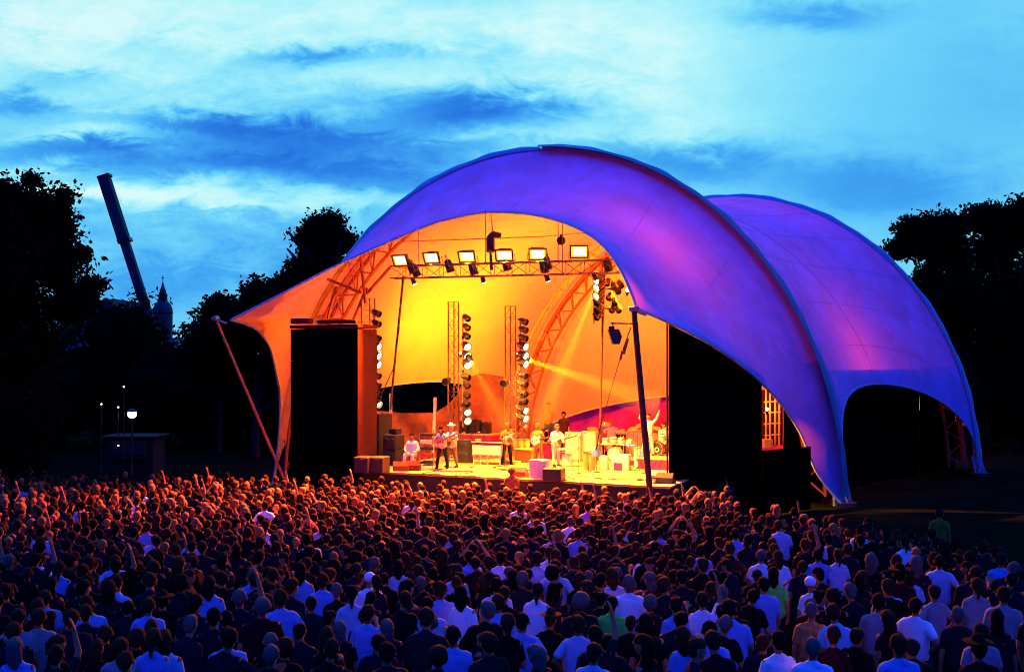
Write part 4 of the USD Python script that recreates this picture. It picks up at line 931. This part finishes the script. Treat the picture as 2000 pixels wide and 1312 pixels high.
def col_words(px):
    for lim, wds in ((130, 'at the far left'), (270, 'below the leaning boom'), (400, 'below the globe lamp'), (520, 'left of the pole foot'), (640, 'below the left tower'), (760, 'beside the left tower'), (860, 'below the seated man'), (960, 'below the piano'),
                     (1060, 'below the singer'), (1160, 'below the amplifier'), (1250, 'below the drum kit'), (1340, 'below the black mast'), (1460, 'below the black flat'), (1570, 'below the scaffold'), (1690, 'below the tent foot'), (1820, 'below the side opening'), (2100, 'at the far right')):
        if px < lim: return wds
def row_words(y):
    return 'bottom row' if y < 13.6 else 'near row' if y < 16.2 else 'near crowd' if y < 19.5 else 'mid crowd' if y < 25 else 'far crowd' if y < 31 else 'front crowd'
labels = {}
for k, c in enumerate(single):
    if c['shirt'] in DARKS:
        lab = f"person in {SHIRT_WORDS[c['shirt']].replace(' T-shirt', '')}, {HAIR_WORDS[c['hair']]}, {POSE_WORDS[c['pose']]}, {row_words(c['y'])} {col_words(c['px'])}"
    else:
        lab = f"person in {SHIRT_WORDS[c['shirt']]}, {POSE_WORDS[c['pose']]}, {row_words(c['y'])} {col_words(c['px'])}"
    c['lab'] = lab; labels.setdefault(lab, []).append(c)
for lab, cs in labels.items():
    if len(cs) > 1:
        cs.sort(key=lambda c: c['px'])
        nm = ['left', 'right'] if len(cs) == 2 else ['leftmost', 'second', 'third', 'fourth', 'fifth', 'sixth', 'seventh'][:len(cs)]
        for c, w_ in zip(cs, nm): c['lab'] = lab.replace('person in', f'{w_} person in', 1)
skins = ['skin_light', 'skin_tan', 'skin_light', 'skin_dark']
for k, c in enumerate(single):
    i = c['pose']; ht = 'cap' if c['hair'] == 'cap' else (None, None, None, 'bun', 'big', None, 'hat', None, None)[(k * 7) % 9] if i < 5 and not c['placed'] else None
    pc = person_class(i, c['shirt'], c['hair'], ht, skins[k % 4] if c['shirt'] in (WH, PA, SK) else 'skin_light', ('denim', 'trouser_dark')[i % 2])
    copy_of(pc, 'person', c['lab'], 'person', 'people in the standing crowd', pm(c))
# the rest of the crowd, further off
pi = UsdGeom.PointInstancer.Define(stage, '/World/distant_crowd')
tag(pi.GetPrim(), 'dense far part of the standing crowd rim-lit orange before the stage', 'crowd', kind='stuff')
UsdGeom.Scope.Define(stage, '/World/distant_crowd/figures')
prot, pkey, pos, ori, scl, idx = [], {}, [], [], [], []
for k, c in enumerate(mass):
    far = c['y'] > 29; hair = c['hair'] if not far or rng.uniform() < .4 else ('hair_blond', 'hair_blond', 'hair_brown')[k % 3]  # fairer hair on far heads puts the stage light into their colour
    key = (c['pose'], c['shirt'] if c['shirt'] in (WH, PA, SK) else DARKS[k % 3], hair if hair in ('hair_black', 'hair_brown', 'hair_blond') else 'hair_blond')
    if key not in pkey:
        if len(pkey) > 70: key = list(pkey)[k % 70]
        else:
            x = UsdGeom.Xform.Define(stage, f'/World/distant_crowd/figures/person_{len(pkey):03d}')
            h = shape(key[0]); dress(x.GetPrim(), h, 'skin_light', key[1], 'trouser_dark', key[2]); pkey[key] = len(pkey); prot.append(x.GetPath())
    idx.append(pkey[key]); pos.append((c['x'], c['y'], float(ground_z(c['y'])) + .01)); scl.append((c['s'],) * 3)
    a = (c['rz'] + math.atan2(c['x'], c['y']) * -.4) / 2; ori.append(Gf.Quath(math.cos(a), 0, 0, math.sin(a)))
pi.CreatePrototypesRel().SetTargets(prot)
pi.CreateProtoIndicesAttr(Vt.IntArray(idx)); pi.CreatePositionsAttr(Vt.Vec3fArray([Gf.Vec3f(*p) for p in pos])); pi.CreateOrientationsAttr(Vt.QuathArray(ori)); pi.CreateScalesAttr(Vt.Vec3fArray([Gf.Vec3f(*p) for p in scl]))
print('crowd', len(single), len(mass), 'classes', len(_pc), len(prot))
# ------------------------------------------------------------------ band and backline
AUD = PI - ST                      # turn that faces the audience
def stand_at(px, py, rz=0.0, dz=0.0):
    p = on_stage(px, py); return frame((p[0], p[1], SZ + dz), AUD + rz)
def block(name, label, cat, px, py, size, mat, rz=0.0, dz=0.0, group=None, ch=.02):
    """A box-shaped thing standing on the stage; returns its root for further parts."""
    t = thing(name, label, cat, group, m=stand_at(px, py, rz, dz))
    return t
def cabinet(name, label, px, py, w, d, h, mat='black_box', rz=0., dz=0., cones=((0, .3, .16), (0, .7, .16)), grille=True, cat='amplifier', group=None):
    t = thing(name, label, cat, group, m=stand_at(px, py, rz, dz))
    obj('box', MB().box((0, 0, h / 2), (w, d, h), ch=.025), mat, t)
    if grille: obj('grille', MB().box((0, d / 2 + .006, h * .48), (w - .08, .014, h * .86), ch=.004), 'grille' if mat != 'wood' else 'cream', t)
    for cx, cz, r in cones:
        m = np.eye(4); m[:3, :3] = rot_to((0, 1, 0)); m[:3, 3] = (cx * w, d / 2 + .016, cz * h)
        obj('cone', MB().lathe([(0, -.004), (r * .3, .004), (r * .8, .0), (r, .014), (r * 1.05, .0), (0, -.006)], 16, m), 'black_metal', t, 40)
    obj('handle', MB().tube([(-.07, 0, h), (-.05, 0, h + .03), (.05, 0, h + .03), (.07, 0, h)], .012, 5), 'black_metal', t)
    return t
# side fills at stage left
cabinet('side_fill', 'tall black side speaker standing against the left tower', 746, 903, .58, .7, 2.1, rz=-.5, cones=((0, .2, .2), (0, .5, .2), (0, .8, .2)), cat='loudspeaker')
cabinet('side_fill', 'lower of two purple-grilled speakers beside the seated musician', 769, 908, .74, .6, .66, rz=-.2, cones=((-.22, .5, .17), (.22, .5, .17)), cat='loudspeaker')
cabinet('side_fill', 'upper of two purple-grilled speakers beside the seated musician', 769, 908, .72, .58, .60, rz=-.2, dz=.685, cones=((-.22, .5, .17), (.22, .5, .17)), cat='loudspeaker')
cabinet('guitar_amplifier', 'small amplifier head on top of the purple-grilled speakers', 772, 908, .46, .3, .24, rz=-.2, dz=1.31, cones=())
for px, lab in ((712, 'left black bass bin on the stage edge below the left tower'), (741, 'right black bass bin on the stage edge below the left tower')):
    cabinet('bass_bin', lab, px, 922, .62, .6, .62, cones=((0, .5, .2),), cat='loudspeaker', dz=.0)

def guitar(label, m, body_mat, pick='cream'):
    from shapely.geometry import Point
    from shapely.ops import unary_union
    t = thing('guitar', label, 'guitar', m=m)
    sh_ = unary_union([Point(0, 0).buffer(.185), Point(.17, .0).buffer(.125), Point(.24, .09).buffer(.055), Point(.22, -.09).buffer(.05)]).buffer(.02).buffer(-.02)
    b = trimesh.creation.extrude_polygon(sh_.simplify(.006), .05); b.apply_translation([0, 0, -.025]); obj('body', b, body_mat, t, 40)
    obj('neck', MB().box((.55, 0, .03), (.62, .052, .028), ch=.006), 'dark_wood', t)
    obj('headstock', MB().box((.93, .012, .022), (.17, .085, .02), ch=.006), body_mat, t)
    pg = trimesh.creation.extrude_polygon(Point(.06, -.06).buffer(.11), .004); pg.apply_translation([0, 0, .026]); obj('pickguard', pg, pick, t)
    for x in (.02, .12): obj('pickup', MB().box((x, 0, .036), (.04, .085, .014), ch=.003), 'black_metal', t)
    obj('bridge', MB().box((-.08, 0, .035), (.04, .09, .016), ch=.003), 'chrome', t)
    return t
def held(base, c, neck, face=(0, 1, .1)):
    """Guitar held at c (figure space), neck pointing along neck."""
    x = np.array(neck, float); x /= np.linalg.norm(x); z = np.array(face, float); z -= x * (z @ x); z /= np.linalg.norm(z); y = np.cross(z, x)
    m = np.eye(4); m[:3, 0], m[:3, 1], m[:3, 2], m[:3, 3] = x, y, z, c; return base @ m
def player(label, base, skin, shirt, trousers, hair, kw, hat=False):
    t = thing('person', label, 'person', m=base)
    h = human(**kw, n=12); dress(t, h, skin, shirt, trousers, hair, hat=hat, face=True); return h
GTR = [((.12, .03, -.26), (-.02, .27, -.33)), ((.16, .14, -.20), (.22, .36, -.06))]
WIDE = [((.16, .06, .50), (.22, .02, .085)), ((-.15, -.02, .49), (-.20, -.06, .085))]
# seated man in white
b = stand_at(805, 911, .15)
ch_ = thing('stool', 'low stool under the seated man in white', 'stool', m=b)
obj('seat', MB().lathe([(0, .40), (.17, .40), (.19, .43), (.17, .46), (0, .46)], 16), 'black_metal', ch_, 40)
for k in range(4):
    a = PI / 4 + k * PI / 2; obj('leg', MB().tube([(.1 * math.cos(a), .1 * math.sin(a), .41), (.2 * math.cos(a), .2 * math.sin(a), 0)], .018, 6), 'chrome', ch_)
player('seated musician in pale clothes with hands in his lap', b, 'skin_light', 'cloth_white', 'trouser_white', 'hair_brown', dict(arms=[((.13, .05, -.27), (-.03, .32, -.36)), ((.13, .05, -.27), (-.02, .30, -.38))], legs=[((.16, .42, .52), (.18, .46, .085)), ((-.17, .42, .50), (-.15, .40, .085))], hip=.56, sleeves='long', lean=(0, .02), loose=1.4))
# guitarists
b = stand_at(864, 915, .12)
player('bent-over guitarist in dark jeans left of the man with the hat', b, 'skin_light', 'cloth_pale', 'denim', 'hair_brown', dict(arms=GTR, legs=WIDE, lean=(-.03, .26), head=(0, .03), hair='long', sleeves='short'))
guitar('tan electric guitar held by the bent-over guitarist', held(b, (.05, .32, 1.06), (-.85, .12, .42)), 'orange_wood')
b = stand_at(883, 912, -.1)
player('guitarist in a pale hat and open shirt before the left lattice tower', b, 'skin_light', 'cloth_white', 'trouser_tan', 'cloth_white', dict(arms=GTR, legs=WIDE, hair='hat', lean=(.02, .05), sleeves='long', loose=1.4), hat=True)
guitar('honey-coloured guitar held by the guitarist in the hat', held(b, (.05, .24, 1.04), (-.85, .1, .38)), 'orange_wood', 'dark_wood')
b = stand_at(990, 907, .75)
player('guitarist with raised guitar neck at the right end of the piano', b, 'skin_tan', 'cloth_rust', 'trouser_dark', 'hair_blond', dict(arms=GTR, legs=WIDE, hair='long', lean=(0, .04)))
guitar('cream electric guitar with neck raised beside the piano', held(b, (.05, .23, 1.05), (-.80, .2, .60)), 'cream', 'red')
b = stand_at(1051, 908, -.12)
player('long-haired singer playing guitar at the centre microphone', b, 'skin_tan', 'cloth_rust', 'trouser_tan', 'hair_blond', dict(arms=GTR, legs=WIDE, hair='long', lean=(.02, .03), sleeves='short'))
guitar('pale electric guitar of the singer at the centre', held(b, (.03, .24, 1.04), (-.93, .08, .22)), 'white', 'cream')
b = stand_at(1086, 910, .8)
player('player in white shirt and white trousers right of the singer', b, 'skin_light', 'cloth_white', 'trouser_white', 'hair_grey', dict(arms=GTR, legs=STAND, lean=(0, .10), head=(0, .03), sleeves='long', loose=1.2))
guitar('white guitar held by the player in white', held(b, (.04, .27, 1.06), (-.9, .2, .25)), 'white', 'dark_wood')
b = stand_at(1071, 896, .1, .75)
player('bass player in orange light standing high behind the singer', b, 'skin_light', 'cloth_rust', 'trouser_dark', 'hair_brown', dict(arms=GTR, legs=STAND))
b = stand_at(1101, 897, .0, .35)
player('dim red-lit musician behind the player in white', b, 'skin_dark', 'cloth_maroon', 'trouser_dark', 'hair_black', dict(arms=DOWN, legs=STAND))
# back risers
def riser(label, px0, px1, py, h, d, front='crimson'):
    p0, p1 = on_stage(px0, py), on_stage(px1, py); w = np.linalg.norm(p1 - p0); c = (p0 + p1) / 2
    t = thing('riser', label, 'platform', loc=(c[0], c[1], SZ), rz=AUD)
    obj('deck', MB().box((0, -d / 2, h - .03), (w, d, .06), ch=.008), 'deck', t)
    obj('front_skirt', MB().box((0, -.03, (h - .07) / 2), (w - .04, .03, h - .08)), front, t)
    for sx_ in (-1, 1): obj('side_skirt', MB().box((sx_ * (w / 2 - .03), -d / 2, (h - .07) / 2), (.03, d - .1, h - .08)), front, t)
    return t
riser('long raised platform with dark red front behind the guitarists', 893, 966, 890, 1.0, 1.4)
riser('dark red platform behind the singer', 1052, 1084, 895.6, .74, 1.6)
riser('small dark red step behind the player in white', 1092, 1110, 896.6, .34, 1.2)
for px, w, h, lab in ((906, .45, .55, 'dark amplifier on the long platform, left of three'), (928, .5, .62, 'dark amplifier on the long platform, middle of three'), (950, .4, .5, 'dark amplifier on the long platform, right of three')):
    cabinet('amp_cabinet', lab, px, 888, w, .35, h, dz=1.0, cones=((0, .45, .13),), group=None)
cabinet('amp_cabinet', 'big dark purple cabinet between the hat guitarist and the piano', 908, 903, .62, .5, 1.0, cones=((-.22, .28, .13), (.22, .28, .13), (-.22, .7, .13), (.22, .7, .13)))
rk = thing('keyboard_rack', 'open rack of effects and keyboards right of the seated man', 'rack', m=stand_at(838, 908))
for sx_ in (-.34, .34):
    for sy_ in (-.2, .2): obj('post', MB().box((sx_, sy_, .75), (.035, .035, 1.5)), 'chrome', rk)
for k, z in enumerate((.12, .42, .7, .98, 1.28)): obj('unit', MB().box((0, 0, z), (.62, .42, .16 if k % 2 else .1), ch=.01), ('black_box', 'red', 'black_box', 'cream', 'black_box')[k], rk)
# electric grand
pn = thing('electric_piano', 'cream electric grand piano on legs at the centre left', 'piano', m=stand_at(955, 906, .06))
obj('case', trimesh.convex.convex_hull(np.array([(x, y, z) for x in (-.66, .66) for (y, z) in ((.30, .38), (.30, .80), (-.45, .38), (-.45, .86), (-.2, .92))])), 'cream', pn)
obj('lid', MB().box((0, -.02, .90), (1.36, .7, .035), rot_to((0, -.12, 1)), .01), 'cream', pn)
obj('back_panel', MB().box((.16, .308, .60), (.92, .02, .36), ch=.006), 'cream', pn)
obj('side_panel', MB().box((-.50, .308, .60), (.28, .02, .36), ch=.006), 'white', pn)
for x, y in ((-.6, .24), (.6, .24), (-.6, -.38), (.6, -.38), (-.05, .24), (.28, .24)): obj('leg', MB().tube([(x, y, .40), (x, y, 0)], [.032, .022], 8), 'white', pn, 40)
obj('pedal', MB().box((.1, .0, .06), (.24, .2, .06), ch=.01).tube([(.1, 0, .1), (.1, 0, .4)], .02, 6), 'chrome', pn)
obj('keys', MB().box((0, -.5, .66), (1.2, .12, .03), ch=.004), 'white', pn)
tag(obj('paper_stack', MB().box(on_stage(934, 906) * [1, 1, 0] + [0, 0, SZ + 1.0], (.26, .2, .12), ch=.01), 'orange_wood'), 'small tan box on the left end of the piano lid', 'box')
# congas on a red riser
riser('low red platform with hand drums right of the piano guitarist', 1003, 1037, 904, .62, .9, 'red')
for k, px in enumerate((1007, 1018, 1029)):
    cg = thing('conga', f'tan hand drum on the low red platform, {["left", "middle", "right"][k]} of three', 'drum', m=stand_at(px, 902.5, 0, .62))
    obj('shell', MB().lathe([(0, 0), (.10, 0), (.14, .16), (.125, .36), (.12, .36), (0, .35)], 14), 'orange_wood', cg, 40)
    obj('rim', MB().lathe([(.125, .35), (.14, .36), (.135, .385), (.12, .375)], 14), 'chrome', cg, 40)
    obj('skin', MB().lathe([(0, .378), (.122, .372), (.122, .366), (0, .366)], 14), 'white', cg, 40)
cabinet('tan_amplifier', 'tall tan amplifier cabinet left of the drum kit, left of the pair', 1122, 899, .72, .5, 1.25, 'wood', cones=())
cabinet('tan_amplifier', 'tall tan amplifier cabinet left of the drum kit, right of the pair', 1152, 899, .72, .5, 1.28, 'wood', cones=())
# drums
def stand_tripod(root, x, y, z, mat='chrome'):
    obj('stand', MB().tube([(x, y, .12), (x, y, z)], .014, 6), mat, root)
    tp = MB()
    for k in range(3):
        a = k * 2.1 + x; tp.tube([(x, y, .26), (x + .22 * math.cos(a), y + .22 * math.sin(a), .012)], .012, 5)
    obj('tripod', tp, mat, root)
def drum(root, c, r, h, axis, mat):
    m = np.eye(4); m[:3, :3] = rot_to(axis); m[:3, 3] = c
    sh_ = obj('drum_shell', MB().lathe([(0, -h / 2), (r, -h / 2), (r, h / 2), (0, h / 2)], 18, m), mat, root, 40)
    for e in (-1, 1): obj('hoop', MB().lathe([(r * .98, e * h / 2 - .015), (r * 1.05, e * h / 2 - .015), (r * 1.05, e * h / 2 + .02), (r * .98, e * h / 2 + .02)], 18, m), 'chrome', sh_, 40)
    obj('head', MB().lathe([(0, h / 2 + .012), (r * .97, h / 2 + .008), (r * .97, h / 2 + .002), (0, h / 2 + .002)], 18, m), 'white', sh_, 40)
def cymbal(root, c, r, tilt):
    m = np.eye(4); m[:3, :3] = rot_to(tilt); m[:3, 3] = c
    obj('cymbal', MB().lathe([(0, .04), (r * .15, .035), (r * .22, .012), (r, -.012), (r, -.016), (r * .2, .004), (0, .02)], 20, m), 'brass', root, 40)
dk = thing('drum_kit', 'big pale drum kit with cymbals at the right of the stage', 'drum kit', m=stand_at(1203, 900))
drum(dk, (0, .1, .34), .28, .42, (0, 1, 0), 'white')
for x, z, r in ((-.62, .82, .16), (-.28, .9, .15), (.08, .92, .15), (.42, .86, .17)): drum(dk, (x, .12, z), r, .2, (0, .25, 1), 'white')
for x in (-1.0, .86): drum(dk, (x, -.05, .42), .22, .42, (0, .04, 1), 'white')
drum(dk, (.45, -.4, .62), .17, .14, (0, .1, 1), 'chrome')
for x, y, z, r, tl in ((-1.15, .0, 1.62, .27, (.2, .35, 1)), (-.75, -.1, 1.42, .25, (.1, .4, 1)), (.55, -.1, 1.6, .27, (-.25, .3, 1)), (1.05, .05, 1.38, .24, (-.2, .3, 1)), (-.1, -.3, 1.3, .2, (.1, .4, 1)), (-1.3, .1, .98, .18, (0, .1, 1))):
    stand_tripod(dk, x, y, z); cymbal(dk, (x, y, z), r, tl)
for x in (-.9, -.45, -.15, .25, .7, 1.1):
    obj('rack_post', MB().tube([(x, .32, 0), (x, .32, 1.05 + .12 * math.sin(x * 9))], .022, 6), 'chrome', dk)
obj('rack_bar', MB().tube([(-.95, .32, .74), (0, .38, .76), (1.15, .32, .74)], .024, 6), 'chrome', dk, 40)
b = stand_at(1194, 893, 0, .2)
player('drummer with raised stick behind the big pale kit', b, 'skin_light', 'cloth_white', 'trouser_dark', 'hair_blond', dict(arms=[((.22, .14, -.16), (.20, .34, .02)), ((.22, .12, .02), (.30, .22, .26))], legs=[((.22, .40, .56), (.24, .42, .085)), ((-.22, .40, .56), (-.24, .42, .085))], hip=.66, hair='big'))
th = thing('drum_throne', 'round drummer seat behind the big pale kit', 'stool', m=b)
obj('seat', MB().lathe([(0, .46), (.18, .46), (.2, .50), (.18, .545), (0, .545)], 16), 'black_metal', th, 40); obj('post', MB().tube([(0, 0, -.2), (0, 0, .47)], .03, 8), 'chrome', th)
# percussionist and second kit on the right riser
riser('dark purple platform carrying the second kit at the right edge', 1237, 1309, 917, .46, 1.9, 'crimson')
k2 = thing('drum_kit', 'smaller kit with dark ringed bass drum at the right edge', 'drum kit', m=stand_at(1285, 911, 0, .46))
drum(k2, (0, .05, .30), .26, .36, (0, 1, 0), 'red')
m = np.eye(4); m[:3, :3] = rot_to((0, 1, 0)); m[:3, 3] = (0, .05 + .195, .30)
obj('front_head', MB().lathe([(0, 0), (.245, 0), (.245, .006), (0, .006)], 18, m), 'black_metal', k2, 40)
m2 = m.copy(); m2[:3, 3] = (-.03, .255, .26); obj('port_ring', MB().lathe([(.06, 0), (.10, 0), (.10, .008), (.06, .008)], 16, m2), 'cream', k2, 40)
for x, z in ((-.2, .74), (.16, .76)): drum(k2, (x, .05, z), .15, .2, (0, .25, 1), 'white')
drum(k2, (.5, -.15, .36), .2, .36, (0, 0, 1), 'white')
for x, z, r, tl in ((-.45, 1.2, .23, (.3, .3, 1)), (.45, 1.3, .25, (-.5, .3, 1)), (.1, 1.12, .2, (-.2, .3, 1))): stand_tripod(k2, x, -.1, z); cymbal(k2, (x, -.1, z), r, tl)
b = stand_at(1266, 912, .2, .46)
player('percussionist in white with both arms thrown up by the mast', b, 'skin_light', 'cloth_white', 'trouser_white', 'hair_brown', dict(arms=[((.14, .10, .20), (.06, .14, .46)), ((.16, .12, .16), (.26, .18, .40))], legs=WIDE, sleeves='long'))
b = stand_at(1297, 905, 0, .0)
player('musician in pale shirt half hidden at the far right of the stage', b, 'skin_light', 'cloth_pale', 'trouser_dark', 'hair_brown', dict(arms=DOWN, legs=STAND))
# cases, stands, towels
cabinet('flight_case', 'pale upright case in front of the drum kit', 1180, 917, .36, .3, .56, 'cream', cones=(), grille=False, cat='case')
cabinet('flight_case', 'white case with dark red lower half in front of the drum kit', 1214, 917, .72, .4, .62, 'white', cones=(), grille=False, cat='case')
tag(obj('red_panel', MB().box(on_stage(1207, 918.5) + [0, -.02, .16], (.36, .06, .3), RS, .01), 'crimson'), 'dark red panel leaning on the white case', 'panel')
def tom(px, py, lab, h=.75):
    t = thing('conga_drum', lab, 'drum', m=stand_at(px, py))
    obj('shell', MB().lathe([(0, 0), (.12, 0), (.16, h * .5), (.15, h), (0, h)], 16), 'orange_wood', t, 40)
    obj('rim', MB().lathe([(.15, h - .02), (.175, h - .02), (.175, h + .02), (.15, h + .02)], 16), 'chrome', t, 40)
    obj('skin', MB().lathe([(0, h + .015), (.15, h + .01), (.15, h), (0, h)], 16), 'white', t, 40)
tom(1146, 917, 'tall conga drum in front of the tan amplifiers, left of two'); tom(1157, 918, 'tall conga drum in front of the tan amplifiers, right of two', .7)
def towel(px, py, ph, lab):
    t = thing('towel_stand', lab, 'stand', m=stand_at(px, py))
    obj('pole', MB().tube([(0, 0, .02), (0, 0, ph)], .016, 6), 'black_metal', t)
    obj('foot', MB().lathe([(0, 0), (.14, 0), (.13, .025), (0, .03)], 14), 'black_metal', t, 40)
    P = np.zeros((13, 7, 3))
    for i in range(13):
        for j in range(7):
            a = i / 12 * 2 * PI; r = (.03 + .17 * j / 6) * (1 + .18 * math.sin(a * 4)); P[i, j] = (math.cos(a) * r, math.sin(a) * r * .7, ph + .03 - .40 * (j / 6) ** 1.2)
    obj('towel', grid_mesh(P, flip=True), 'blue_cloth', t, True)
towel(1165, 922, 1.0, 'bright blue towel hung on a stand before the tan amplifiers'); towel(1258, 924, 1.0, 'bright blue towel hung on a stand by the black mast')
gs = guitar('pale guitar leaning upright before the second kit', stand_at(1238, 918) @ np.array([[.25, -.94, .1, 0], [-.15, .07, .98, 0], [.95, .25, .12, .25], [0, 0, 0, 1.]]), 'cream', 'red')
ks_ = thing('keyboard', 'keyboard on a slanted stand left of the tan amplifiers', 'keyboard', m=stand_at(1112, 911, .3))
obj('keyboard_body', MB().box((0, 0, .78), (.9, .3, .09), rot_to((.18, 0, 1)), .01), 'cream', ks_)
for s in (-1, 1): obj('cross_leg', MB().tube([(-.3 * s, .1 * s, 0), (.3 * s, .1 * s, .74)], .02, 6), 'chrome', ks_)
obj('box_below', MB().box((.1, -.1, .26), (.4, .3, .5), ch=.02), 'cream', ks_)
def mic(px, py, h, lab, boom=.35, dirx=-.3):
    t = thing('microphone_stand', lab, 'microphone', m=stand_at(px, py))
    obj('pole', MB().tube([(0, 0, .02), (0, 0, h)], .012, 6), 'black_metal', t)
    obj('foot', MB().lathe([(0, 0), (.15, 0), (.14, .02), (0, .025)], 14), 'black_metal', t, 40)
    obj('boom', MB().tube([(0, 0, h - .03), (dirx * .3, -boom, h + .12)], .01, 5), 'black_metal', t)
    obj('microphone', MB().tube([(dirx * .3, -boom, h + .12), (dirx * .36, -boom - .14, h + .13)], [.018, .024], 8), 'chrome', t, 40)
mic(1056, 917, 1.42, 'microphone stand in front of the singer'); mic(1130, 931, 1.5, 'thin microphone stand at the stage front left of the congas'); mic(1168, 934, 1.55, 'thin microphone stand at the stage front by the left blue towel')
mic(1250, 936, 1.5, 'thin microphone stand at the stage front by the black mast'); mic(922, 913, 1.3, 'dark microphone stand at the left end of the piano'); mic(845, 917, 1.3, 'microphone stand before the bent-over guitarist')
def wedge(px, py, lab, mat='black_box', face='grille', rz=0., w=.62, h=.38):
    t = thing('monitor_wedge', lab, 'monitor speaker', m=stand_at(px, py, rz))
    obj('cabinet', trimesh.convex.convex_hull(np.array([(x, y, z) for x in (-w / 2, w / 2) for (y, z) in ((.22, 0), (.22, h * .55), (.08, h), (-.26, .06), (-.26, 0))])), mat, t)
    obj('grille', MB().box((0, -.10, h * .56), (w - .06, .38, .015), rot_to((0, -.94, 1.0)), .004), face, t)
    obj('handle', MB().box((0, .226, h * .3), (.16, .012, .05), ch=.003), 'black_metal', t)
wedge(784, 919, 'left of two floor monitors lit orange at the stage left edge', 'red_lit', 'wood', .4); wedge(806, 918, 'right of two floor monitors lit orange at the stage left edge', 'red_lit', 'wood', .4)
wedge(1015, 931, 'dark red floor monitor left of the white-covered one', 'red'); wedge(1281, 938, 'flat floor monitor right of the black mast', 'wood'); wedge(1300, 943, 'dark floor monitor at the right front corner of the stage', 'black_box')
wc = thing('covered_monitor', 'floor speaker under a bright white cloth at centre stage front', 'monitor speaker', m=stand_at(1054, 934))
P = np.zeros((25, 6, 3))
for i in range(25):
    a = i / 24 * 2 * PI
    for j in range(6):
        q_ = j / 5; rx, ry = .40 - .10 * q_ ** 1.2, .3 - .05 * q_
        cxy = np.array([np.sign(math.cos(a)) * abs(math.cos(a)) ** .6 * rx + .06 * q_, np.sign(math.sin(a)) * abs(math.sin(a)) ** .6 * ry]); P[i, j] = (*cxy, .66 * (1 - q_) + .03 + .015 * math.sin(a * 7) * q_)
obj('cloth', grid_mesh(P), 'white', wc, 50); obj('cloth_top', MB().lathe([(0, .70), (.25, .70), (.30, .69), (.30, .68), (0, .68)], 20, np.diag([1.2, .95, 1, 1])), 'white', wc, 50)
cabinet('flight_case', 'black case on the stage edge right of the white-covered speaker', 1082, 938, .72, .5, .46, 'black_box', cones=(), grille=False, cat='case')
# pit: barrier and the person raised above the front rows
for k in range(6):
    p = S(.4 + 1.95 * k, -.95, 0); t = thing('crowd_barrier', f'steel crowd barrier section in the pit, number {["one", "two", "three", "four", "five", "six"][k]} from the left', 'barrier', 'crowd barrier sections before the stage', loc=tuple(p), rz=-ST)
    obj('frame', MB().tube([(-.92, 0, .1), (-.92, 0, 1.1), (.92, 0, 1.1), (.92, 0, .1)], .03, 6), 'steel', t)
    for j in range(7): obj('bar', MB().tube([(-.75 + j * .25, 0, .12), (-.75 + j * .25, 0, 1.08)], .014, 5), 'steel', t)
    obj('foot', MB().box((0, .1, .05), (1.8, .5, .08), ch=.01), 'steel', t)
pd = W(999, 945, 37.2); base = frame((pd[0], pd[1], .58), .1)
sb = thing('pit_step', 'low step in the pit under the big-haired person', 'step', loc=(pd[0], pd[1], 0), rz=.1)
obj('tread', MB().box((0, 0, .55), (.9, .7, .06), ch=.01), 'deck', sb); obj('frame', MB().box((0, 0, .26), (.84, .64, .50), ch=.02), 'black_metal', sb)
t = thing('person', 'big-haired person in top tinted by orange light standing above the front rows', 'person', m=base)
dress(t, human(**dict(SHAPES[0], hair='big'), n=12), 'skin_tan', 'cloth_rust', 'denim', 'hair_blond')  # rust cloth puts the orange light into a pale top
# clutter: more stands round the kits, pale cabinets behind them, cables on the deck
for px, py, h, lab in ((1176, 906, 1.5, 'microphone stand over the left side of the pale drum kit'), (1222, 908, 1.4, 'microphone stand over the right side of the pale drum kit'), (1245, 912, 1.35, 'microphone stand between the two drum kits'), (1096, 914, 1.2, 'microphone stand before the player in white'), (985, 918, 1.45, 'microphone stand before the guitarist at the piano')):
    mic(px, py, h, lab)
cabinet('amp_cabinet', 'pale amplifier cabinet directly behind the pale drum kit', 1212, 892, .8, .5, 1.15, 'cream', cones=((-.22, .3, .14), (.22, .3, .14), (-.22, .72, .14), (.22, .72, .14)))
cabinet('amp_cabinet', 'pale amplifier cabinet behind the gap between the two kits', 1244, 893, .7, .5, 1.25, 'wood', cones=())
for k, (x0, y0, x1, y1, lab) in enumerate(((1056, 917, 1010, 934, 'from the singer to the front left'), (864, 916, 930, 930, 'in front of the bent-over guitarist'), (992, 909, 1030, 928, 'in front of the piano guitarist'), (1086, 912, 1150, 932, 'in front of the player in white'), (1168, 934, 1235, 938, 'along the front right of the stage'), (805, 914, 860, 926, 'from the seated man to the floor monitors'), (1131, 931, 1100, 938, 'beside the black case'), (1250, 936, 1296, 944, 'at the right front corner'))):
    p0, p1 = on_stage(x0, y0), on_stage(x1, y1); q_ = np.linspace(0, 1, 16)[:, None]; side_ = np.array([p1[1] - p0[1], p0[0] - p1[0], 0.])
    tag(obj('cable', MB().tube(p0 + (p1 - p0) * q_ + side_ * .22 * np.sin(q_ * PI * (2 + k % 2)) + [0, 0, .018], .016, 5), 'black_metal', smooth=40), 'black cable snaking over the deck ' + lab, 'cable')
#@@END
